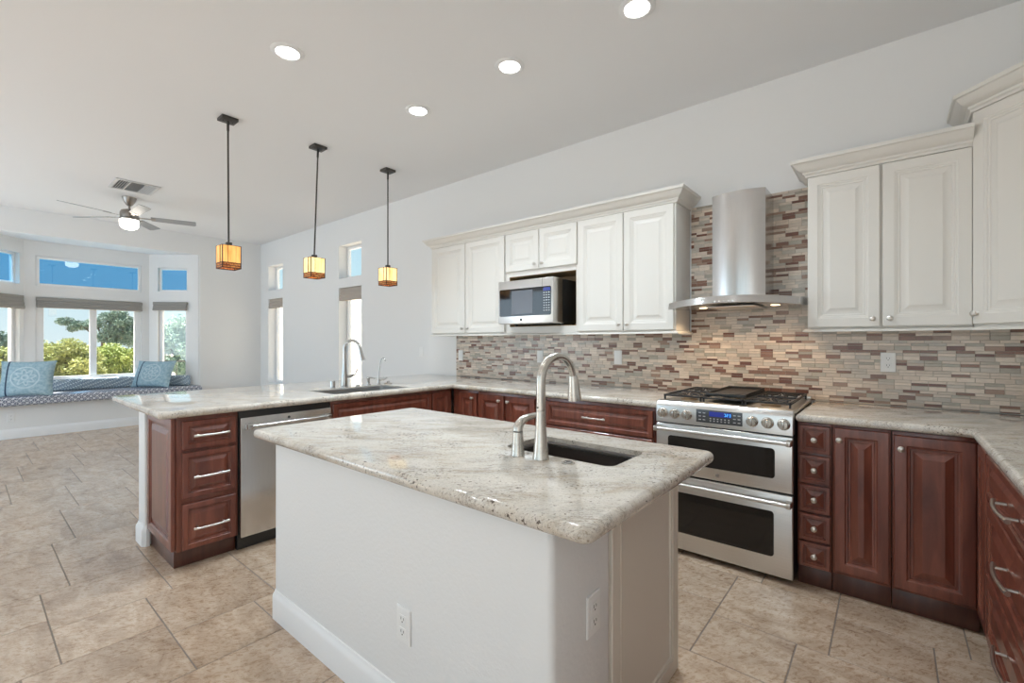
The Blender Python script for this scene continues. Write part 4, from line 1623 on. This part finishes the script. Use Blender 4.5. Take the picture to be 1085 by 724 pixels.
downlight(-2.885, 1.297, 'recessed ceiling light between the pendants and the photographer')
downlight(-1.915, 2.288, 'recessed ceiling light in front of the microwave cabinets')
downlight(-2.831, 2.272, 'recessed ceiling light nearest the pendant by the back wall')
downlight(-1.051, 2.325, 'recessed ceiling light cut by the top photo edge')


def pendant(x, y, label, hot, dx=0.0, dy=0.0):
    t = thing('pendant_light', label, 'pendant light', (x, y, ZC), 0, 'amber glass pendants over the peninsula')
    b = MB()
    b.box(-0.056, 0.056, -0.060, 0.060, -0.024, -0.0005, 0.003)
    cno = b.build('canopy', BRONZE, t)
    for yy in (-0.034, 0.034):
        b = MB()
        b.lathe([(0.004, 0.0), (0.004, 0.004), (0.002, 0.006)], (0, yy, -0.0243), '-Z', 12)
        b.build('screw', BLACK, cno)
    b = MB()
    b.tube([(0, 0, -0.0245), (dx * 0.1, dy * 0.1, -0.12), (dx, dy, -0.998)], 0.0068, 12)
    b.tube([(0, 0, -0.0245), (dx * 0.09, dy * 0.09, -0.10)], 0.0095, 12)
    b.build('rod', BRONZE, t)
    zt, zb, h = -1.030, -1.215, 0.066
    b = MB()
    b.box(dx - 0.020, dx + 0.020, dy - 0.020, dy + 0.020, zt - 0.002, zt + 0.030, 0.004)
    b.build('socket_cap', BRONZE, t)
    mt = AMBERHOT if hot else AMBER
    b = MB()
    for sx_, sy_ in ((1, 0), (-1, 0), (0, 1), (0, -1)):
        for q0, q1, o_ in ((-0.98, -0.42, 0.0), (-0.40, 0.40, 0.006), (0.42, 0.98, 0.0)):
            a0, a1 = q0 * h, q1 * h
            if sx_:
                b.box(dx + sx_ * (h + o_) - 0.002, dx + sx_ * (h + o_) + 0.002, dy + a0, dy + a1, zb + 0.047, zt - 0.006)
            else:
                b.box(dx + a0, dx + a1, dy + sy_ * (h + o_) - 0.002, dy + sy_ * (h + o_) + 0.002, zb + 0.047, zt - 0.006)
    sh = b.build('art_glass_shade', mt, t, 0)
    b = MB()
    for zc_, hh_ in ((zt - 0.004, 0.004), (zb + 0.043, 0.006), (zb + 0.021, 0.004), (zb + 0.003, 0.006)):
        for s_ in (1, -1):
            b.box(dx - h - 0.003, dx + h + 0.003, dy + s_ * h - 0.0035, dy + s_ * h + 0.0035, zc_ - hh_ / 2, zc_ + hh_ / 2)
            b.box(dx + s_ * h - 0.0035, dx + s_ * h + 0.0035, dy - h - 0.003, dy + h + 0.003, zc_ - hh_ / 2, zc_ + hh_ / 2)
    for s_ in (1, -1):
        for r_ in (1, -1):
            b.box(dx + s_ * h - 0.003, dx + s_ * h + 0.003, dy + r_ * h - 0.003, dy + r_ * h + 0.003, zb, zt - 0.002)
        for q_ in (-0.41 * h, 0.41 * h):
            b.box(dx + s_ * (h + 0.003) - 0.004, dx + s_ * (h + 0.003) + 0.004, dy + q_ - 0.0012, dy + q_ + 0.0012, zb + 0.045, zt - 0.004)
            b.box(dx + q_ - 0.0012, dx + q_ + 0.0012, dy + s_ * (h + 0.003) - 0.004, dy + s_ * (h + 0.003) + 0.004, zb + 0.045, zt - 0.004)
    b.box(dx - h, dx + h, dy - h, dy + h, zt - 0.005, zt - 0.003)
    b.build('leading', LEAD, t, 0)
    b = MB()
    for s_ in (1, -1):
        for k in range(7):
            a0 = -h + 0.004 + k * (2 * h - 0.008) / 7
            a1 = a0 + (2 * h - 0.008) / 7 - 0.002
            for z0_, z1_ in ((zb + 0.024, zb + 0.040), (zb + 0.006, zb + 0.019)):
                b.box(dx + a0, dx + a1, dy + s_ * h - 0.002, dy + s_ * h + 0.002, z0_, z1_)
                b.box(dx + s_ * h - 0.002, dx + s_ * h + 0.002, dy + a0, dy + a1, z0_, z1_)
    b.build('mosaic_band', MOSBAND, t, 0)
    b = MB()
    b.lathe([(0.012, zt - 0.01), (0.014, zt - 0.04), (0.028, zt - 0.075), (0.030, zt - 0.095), (0.02, zt - 0.118), (0.001, zt - 0.124)], (dx, dy, 0), 'Z', 18)
    b.build('bulb', BULB, t)


pendant(-4.114, 1.376, 'dim amber glass pendant hanging over the tip of the peninsula', False, 0.004, 0.004)
pendant(-4.067, 2.105, 'middle amber glass pendant of the row over the peninsula', True, -0.027, -0.022)
pendant(-4.055, 2.857, 'amber glass pendant closest to the back wall cabinets', True)

# fan
t = thing('ceiling_fan', 'five-blade nickel ceiling fan with lit bowl before the bay', 'ceiling fan', (-7.33, 1.347, ZC))
b = MB()
b.lathe([(0.001, -0.105), (0.022, -0.104), (0.036, -0.090), (0.062, -0.045), (0.072, -0.012), (0.074, -0.0005)], (0, 0, 0), 'Z', 32)
b.build('canopy', FANMETAL, t)
b = MB()
b.cyl((0, 0, -0.150), (0, 0, -0.1035), 0.012, 0.012, 16)
b.build('downrod', FANMETAL, t)
b = MB()
b.lathe([(0.001, -0.285), (0.098, -0.284), (0.102, -0.270), (0.098, -0.258), (0.090, -0.252), (0.094, -0.230), (0.094, -0.195), (0.080, -0.165), (0.040, -0.150), (0.001, -0.1485)], (0, 0, 0), 'Z', 36)
b.build('motor_housing', FANMETAL, t)
b = MB()
b.lathe([(0.001, -0.400), (0.045, -0.397), (0.080, -0.380), (0.094, -0.350), (0.097, -0.310), (0.096, -0.2855), (0.001, -0.2853)], (0, 0, 0), 'Z', 36)
b.build('light_bowl', BOWL, t)
for k in range(5):
    a = math.radians(1.5 + 72 * k)
    tilt = Matrix.Rotation(math.radians(-13), 4, 'X')
    b = MB()
    o_ = []
    n = 10
    for i in range(n + 1):
        o_.append((0.215 + (0.68 - 0.215) * i / n, -0.052 - 0.012 * (i / n)))
    o_ += [(0.686, -0.055), (0.688, 0.03), (0.676, 0.058)]
    for i in range(n + 1):
        o_.append((0.66 - (0.66 - 0.215) * i / n, 0.062 - 0.010 * (i / n)))
    M_ = Matrix.Translation((0, 0, -0.238)) @ Matrix.Rotation(a, 4, 'Z') @ tilt
    b.prism(o_, -0.003, 0.003, 0.0, 0, M_)
    bl = b.build('blade', BLADE, t, 0)
    b = MB()
    b.box(0.094, 0.245, -0.016, 0.016, -0.0085, -0.0035, 0.001, 0, 2, M_)
    b.box(0.216, 0.26, -0.040, 0.040, -0.0085, -0.0035, 0.001, 0, 2, M_)
    b.build('blade_iron', FANMETAL, bl)

# vent
t = thing('ceiling_vent', 'three-way metal air vent in the ceiling beside the fan', 'vent', (-6.76, 1.29, ZC))
b = MB()
vx, vy = 0.225, 0.20
for (x0, x1, y0, y1) in ((-vx, vx, -vy, -vy + 0.025), (-vx, vx, vy - 0.025, vy), (-vx, -vx + 0.03, -vy + 0.025, vy - 0.025), (vx - 0.03, vx, -vy + 0.025, vy - 0.025), (-vx + 0.03, vx - 0.03, -0.072, -0.062), (-vx + 0.03, vx - 0.03, 0.062, 0.072)):
    b.box(x0, x1, y0, y1, -0.012, -0.0005, 0.002)
b.build('frame', VENTW, t)
b = MB()
b.box(-vx + 0.03, vx - 0.03, -vy + 0.025, vy - 0.025, -0.002, -0.0006)
b.build('duct_shadow_box', VENTD, t, 0)
b = MB()
for k in range(5):
    for sgn in (-1, 1):
        y_ = sgn * (0.085 + k * 0.021)
        M_ = Matrix.Translation((0, y_, -0.008)) @ Matrix.Rotation(sgn * math.radians(-38), 4, 'X')
        b.box(-vx + 0.031, vx - 0.031, -0.007, 0.007, -0.0008, 0.0008, 0, 0, 2, M_)
for k in range(14):
    x_ = -vx + 0.05 + k * 0.0268
    M_ = Matrix.Translation((x_, 0, -0.008)) @ Matrix.Rotation(math.radians(40), 4, 'Y')
    b.box(-0.008, 0.008, -0.061, 0.061, -0.0008, 0.0008, 0, 0, 2, M_)
b.build('louvers', VENTW, t, 0)

# ------------------------------------------------------------------ window seat
b = MB()
b.slab([(-8.905, 0.02), (-8.905, 2.59), (XL - 0.03, 2.575), (XL - 0.052, 2.54), (BX + 0.012, by1 - 0.012), (BX + 0.012, by0 + 0.012), (XL - 0.052, 0.066), (XL - 0.03, 0.035)], 0.560, 0.118, 0.028)
tag(b.build('seat_cushion', CUSHION), 'long window seat cushion in navy and white lattice fabric', 'cushion')


def bolster(p0, p1, label):
    p0, p1 = Vector(p0), Vector(p1)
    L = (p1 - p0).length
    a = math.atan2(p1.y - p0.y, p1.x - p0.x)
    b = MB()
    b.box(0, L, -0.062, 0.062, 0.0, 0.175, 0.045, seg=5)
    o = b.build('back_bolster', BOLSTER)
    o.location = (p0.x, p0.y, 0.5605)
    o.rotation_euler = (0, 0, a)
    tag(o, label, 'bolster cushion', 'lattice bolsters on the window seat')


bolster((BX + 0.085, by0 + 0.08, 0), (BX + 0.085, by1 - 0.06, 0), 'blue lattice bolster along the wide middle bay window')
bolster((BX + 0.165, by1 + 0.0, 0), (XL - 0.03, by1 + 0.43, 0), 'blue lattice bolster behind the sunlit square cushion')
bolster((-9.103, 0.203, 0), (-9.30, 0.40, 0), 'blue lattice bolster at the photo edge behind a square cushion')


def pillow(loc, rz, tilt, w, h, label):
    b = bmesh.new()
    N = 22
    grid = {}
    for s in (1, -1):
        for i in range(N + 1):
            for j in range(N + 1):
                u, v = -1 + 2 * i / N, -1 + 2 * j / N
                e = max(0.0, (1 - abs(u) ** 2.6) * (1 - abs(v) ** 2.6))
                pin = 1 - 0.07 * (1 - abs(u) ** 2) * (abs(v) ** 3)
                pin2 = 1 - 0.07 * (1 - abs(v) ** 2) * (abs(u) ** 3)
                edge = i in (0, N) or j in (0, N)
                if edge and s == -1:
                    grid[(s, i, j)] = grid[(1, i, j)]
                    continue
                grid[(s, i, j)] = b.verts.new((u * w / 2 * pin2, s * 0.075 * e ** 0.5, v * h / 2 * pin + h / 2))
        for i in range(N):
            for j in range(N):
                b.faces.new((grid[(s, i, j)], grid[(s, i + 1, j)], grid[(s, i + 1, j + 1)], grid[(s, i, j + 1)]))
    bmesh.ops.recalc_face_normals(b, faces=b.faces[:])
    for v in b.verts:
        v.co.z -= h / 2
    q = MB()
    q.merge(b)
    o = q.build('throw_pillow', PILLOW, None, 60)
    o.rotation_euler = (tilt, 0, rz)
    o.location = loc
    tag(o, label, 'pillow', 'light blue square pillows')
    return o


pillow((-9.00, 0.58, 0.800), math.radians(66), math.radians(-14), 0.56, 0.49, 'light blue medallion pillow at the photo edge of the window seat')
pillow((-9.20, 2.00, 0.775), math.radians(42), math.radians(-24), 0.60, 0.46, 'light blue medallion pillow leaning by the narrow bay window, sunlit')

# ------------------------------------------------------------------ outdoors
b = MB()
b.box(-70, -9.75, -40, 40, -0.35, -0.25)
b.box(-9.75, 12, YB + 0.21, 40, -0.35, -0.25)
tag(b.build('ground_outside', DIRT, None, 0), 'dry pale yard outside the bay windows', 'ground', None, 'structure')
b = MB()
b.box(-26.0, -2.0, 7.2, 7.4, -0.25, 2.72, 0.01)
for k in range(13):
    b.box(-26.0, -2.0, 7.196, 7.2, -0.05 + k * 0.2, -0.04 + k * 0.2)
tag(b.build('wall_garden', BLOCK, None, 0), 'pale sunlit block wall seen through the narrow back windows', 'wall', None, 'structure')


def tree(name, label, cat, base, trunk_h, blobs, mleaf, nleaf, ls, seed, group=None):
    rnd = random.Random(seed)
    t = thing(name, label, cat, base, 0, group)
    b = MB()
    b.tube([(0, 0, 0), (0.03, 0.02, trunk_h * 0.5), (0.0, 0.05, trunk_h)], [0.11, 0.085, 0.06], 10)
    for (x, y, z, r, rz_) in blobs[:7]:
        b.tube([(0.0, 0.04, trunk_h * 0.75), (x * 0.5, y * 0.5, (trunk_h + z) / 2), (x, y, z)], [0.05, 0.035, 0.012], 8)
    b.build('trunk', BARK, t)
    bm = bmesh.new()
    tot = sum(r * r for (_, _, _, r, _) in blobs)
    for (x, y, z, r, rz_) in blobs:
        for _ in range(int(nleaf * r * r / tot)):
            d = Vector((rnd.gauss(0, 1), rnd.gauss(0, 1), rnd.gauss(0, 1))).normalized()
            q = rnd.random() ** 0.4
            p = Vector((x + d.x * r * q, y + d.y * r * q, z + d.z * rz_ * q))
            u = Vector((rnd.gauss(0, 1), rnd.gauss(0, 1), rnd.gauss(0, 0.7))).normalized()
            w = u.cross(Vector((rnd.gauss(0, 1), rnd.gauss(0, 1), rnd.gauss(0, 1)))).normalized()
            s = ls * rnd.uniform(0.6, 1.3)
            vs = [bm.verts.new(p - u * s), bm.verts.new(p + w * s * 0.45), bm.verts.new(p + u * s), bm.verts.new(p - w * s * 0.45)]
            bm.faces.new(vs)
    q = MB()
    q.merge(bm)
    q.build('foliage', mleaf, t, 0)
    return t


def blobs_round(seed, n, rx, ry, z0, z1, r0, r1):
    rnd = random.Random(seed)
    out = []
    for _ in range(n):
        a = rnd.uniform(0, 2 * PI)
        q = rnd.random() ** 0.5
        z = rnd.uniform(z0, z1)
        k = 1 - 0.5 * abs((z - (z0 + z1) / 2) / ((z1 - z0) / 2 + 1e-6)) ** 2
        r = rnd.uniform(r0, r1)
        out.append((rx * q * k * math.cos(a), ry * q * k * math.sin(a), z, r, r * 0.8))
    return out


def along(u, dist):
    """ground point at a bearing read in the photograph and a distance from the lens"""
    a = (u - 542.5) / 484.0
    return (dist * (-math.sin(YAW) + a * math.cos(YAW)), dist * (math.cos(YAW) + a * math.sin(YAW)), -0.25)


GT = 'garden trees beyond the bay'
tree('olive_tree', 'round yellow-green tree filling the lower part of one bay sash', 'tree', along(68, 12.5), 0.75, blobs_round(1, 46, 0.85, 0.75, 0.35, 1.42, 0.22, 0.36), OLIVE, 15000, 0.042, 11, GT)
tree('olive_tree', 'dense green tree behind the bay mullion under the pine', 'tree', along(124, 14.5), 0.70, blobs_round(2, 46, 1.0, 0.9, 0.3, 1.30, 0.22, 0.36), OLIVE2, 15000, 0.042, 12, GT)
tree('olive_tree', 'yellow-green tree glimpsed at the photo edge', 'tree', along(-4, 13.5), 0.70, blobs_round(3, 18, 0.7, 0.7, 0.4, 1.2, 0.22, 0.36), OLIVE, 6000, 0.045, 13, GT)
tree('shrub', 'low olive bush far back between the two round trees', 'shrub', along(92, 17.8), 0.4, blobs_round(4, 26, 1.1, 0.8, 0.3, 1.2, 0.22, 0.34), OLIVE2, 9000, 0.045, 14, GT)
pb = [(-0.9, -1.0, 2.55, 0.42, 0.22), (-0.55, -0.6, 2.35, 0.45, 0.25), (-0.2, -0.2, 2.45, 0.4, 0.3), (0.1, 0.2, 2.75, 0.45, 0.3), (0.3, 0.5, 2.95, 0.4, 0.28), (0.4, 0.75, 2.55, 0.5, 0.3), (0.55, 1.0, 2.1, 0.5, 0.35), (0.2, 0.4, 2.2, 0.55, 0.35), (0.1, 0.1, 1.8, 0.5, 0.35), (0.4, 0.9, 1.65, 0.55, 0.4), (-0.1, 0.5, 1.75, 0.5, 0.4), (0.5, 0.55, 2.5, 0.4, 0.3), (-0.75, -0.8, 2.2, 0.28, 0.18), (0.6, 1.4, 1.7, 0.5, 0.4), (0.25, 0.6, 2.75, 0.3, 0.2)]
tree('pine_tree', 'dark spreading pine rising above the bay garden trees', 'tree', along(108, 23), 2.0, [(x * 1.2, y * 1.2, z, r * 1.0, rz_) for x, y, z, r, rz_ in pb], PINE, 13000, 0.055, 15, GT)
tree('sage_tree', 'tall grey-green tree filling the narrow bay window', 'tree', along(189, 18.5), 1.2, blobs_round(6, 60, 0.9, 0.9, 0.2, 2.4, 0.26, 0.42), SAGE, 20000, 0.05, 16, GT)
tree('pine_tree', 'small dark pine glimpsed at the photo edge behind the left pillow', 'tree', along(-6, 19), 1.2, blobs_round(7, 12, 0.8, 0.8, 1.0, 1.9, 0.3, 0.45), PINE, 5000, 0.055, 17, GT)
t = thing('garden_railing', 'dark metal garden railing outside the narrow bay window', 'railing', along(187, 12.8))
b = MB()
for zz in (0.35, 1.0):
    b.tube([(-0.8, -0.8, zz), (0.8, 0.8, zz)], 0.016, 8)
b.build('rails', BRONZE, t)
for k in range(9):
    b = MB()
    s_ = -0.8 + k * 0.2
    b.tube([(s_, s_, 0.0), (s_, s_, 1.0)], 0.010, 8)
    b.build('post', BRONZE, t)
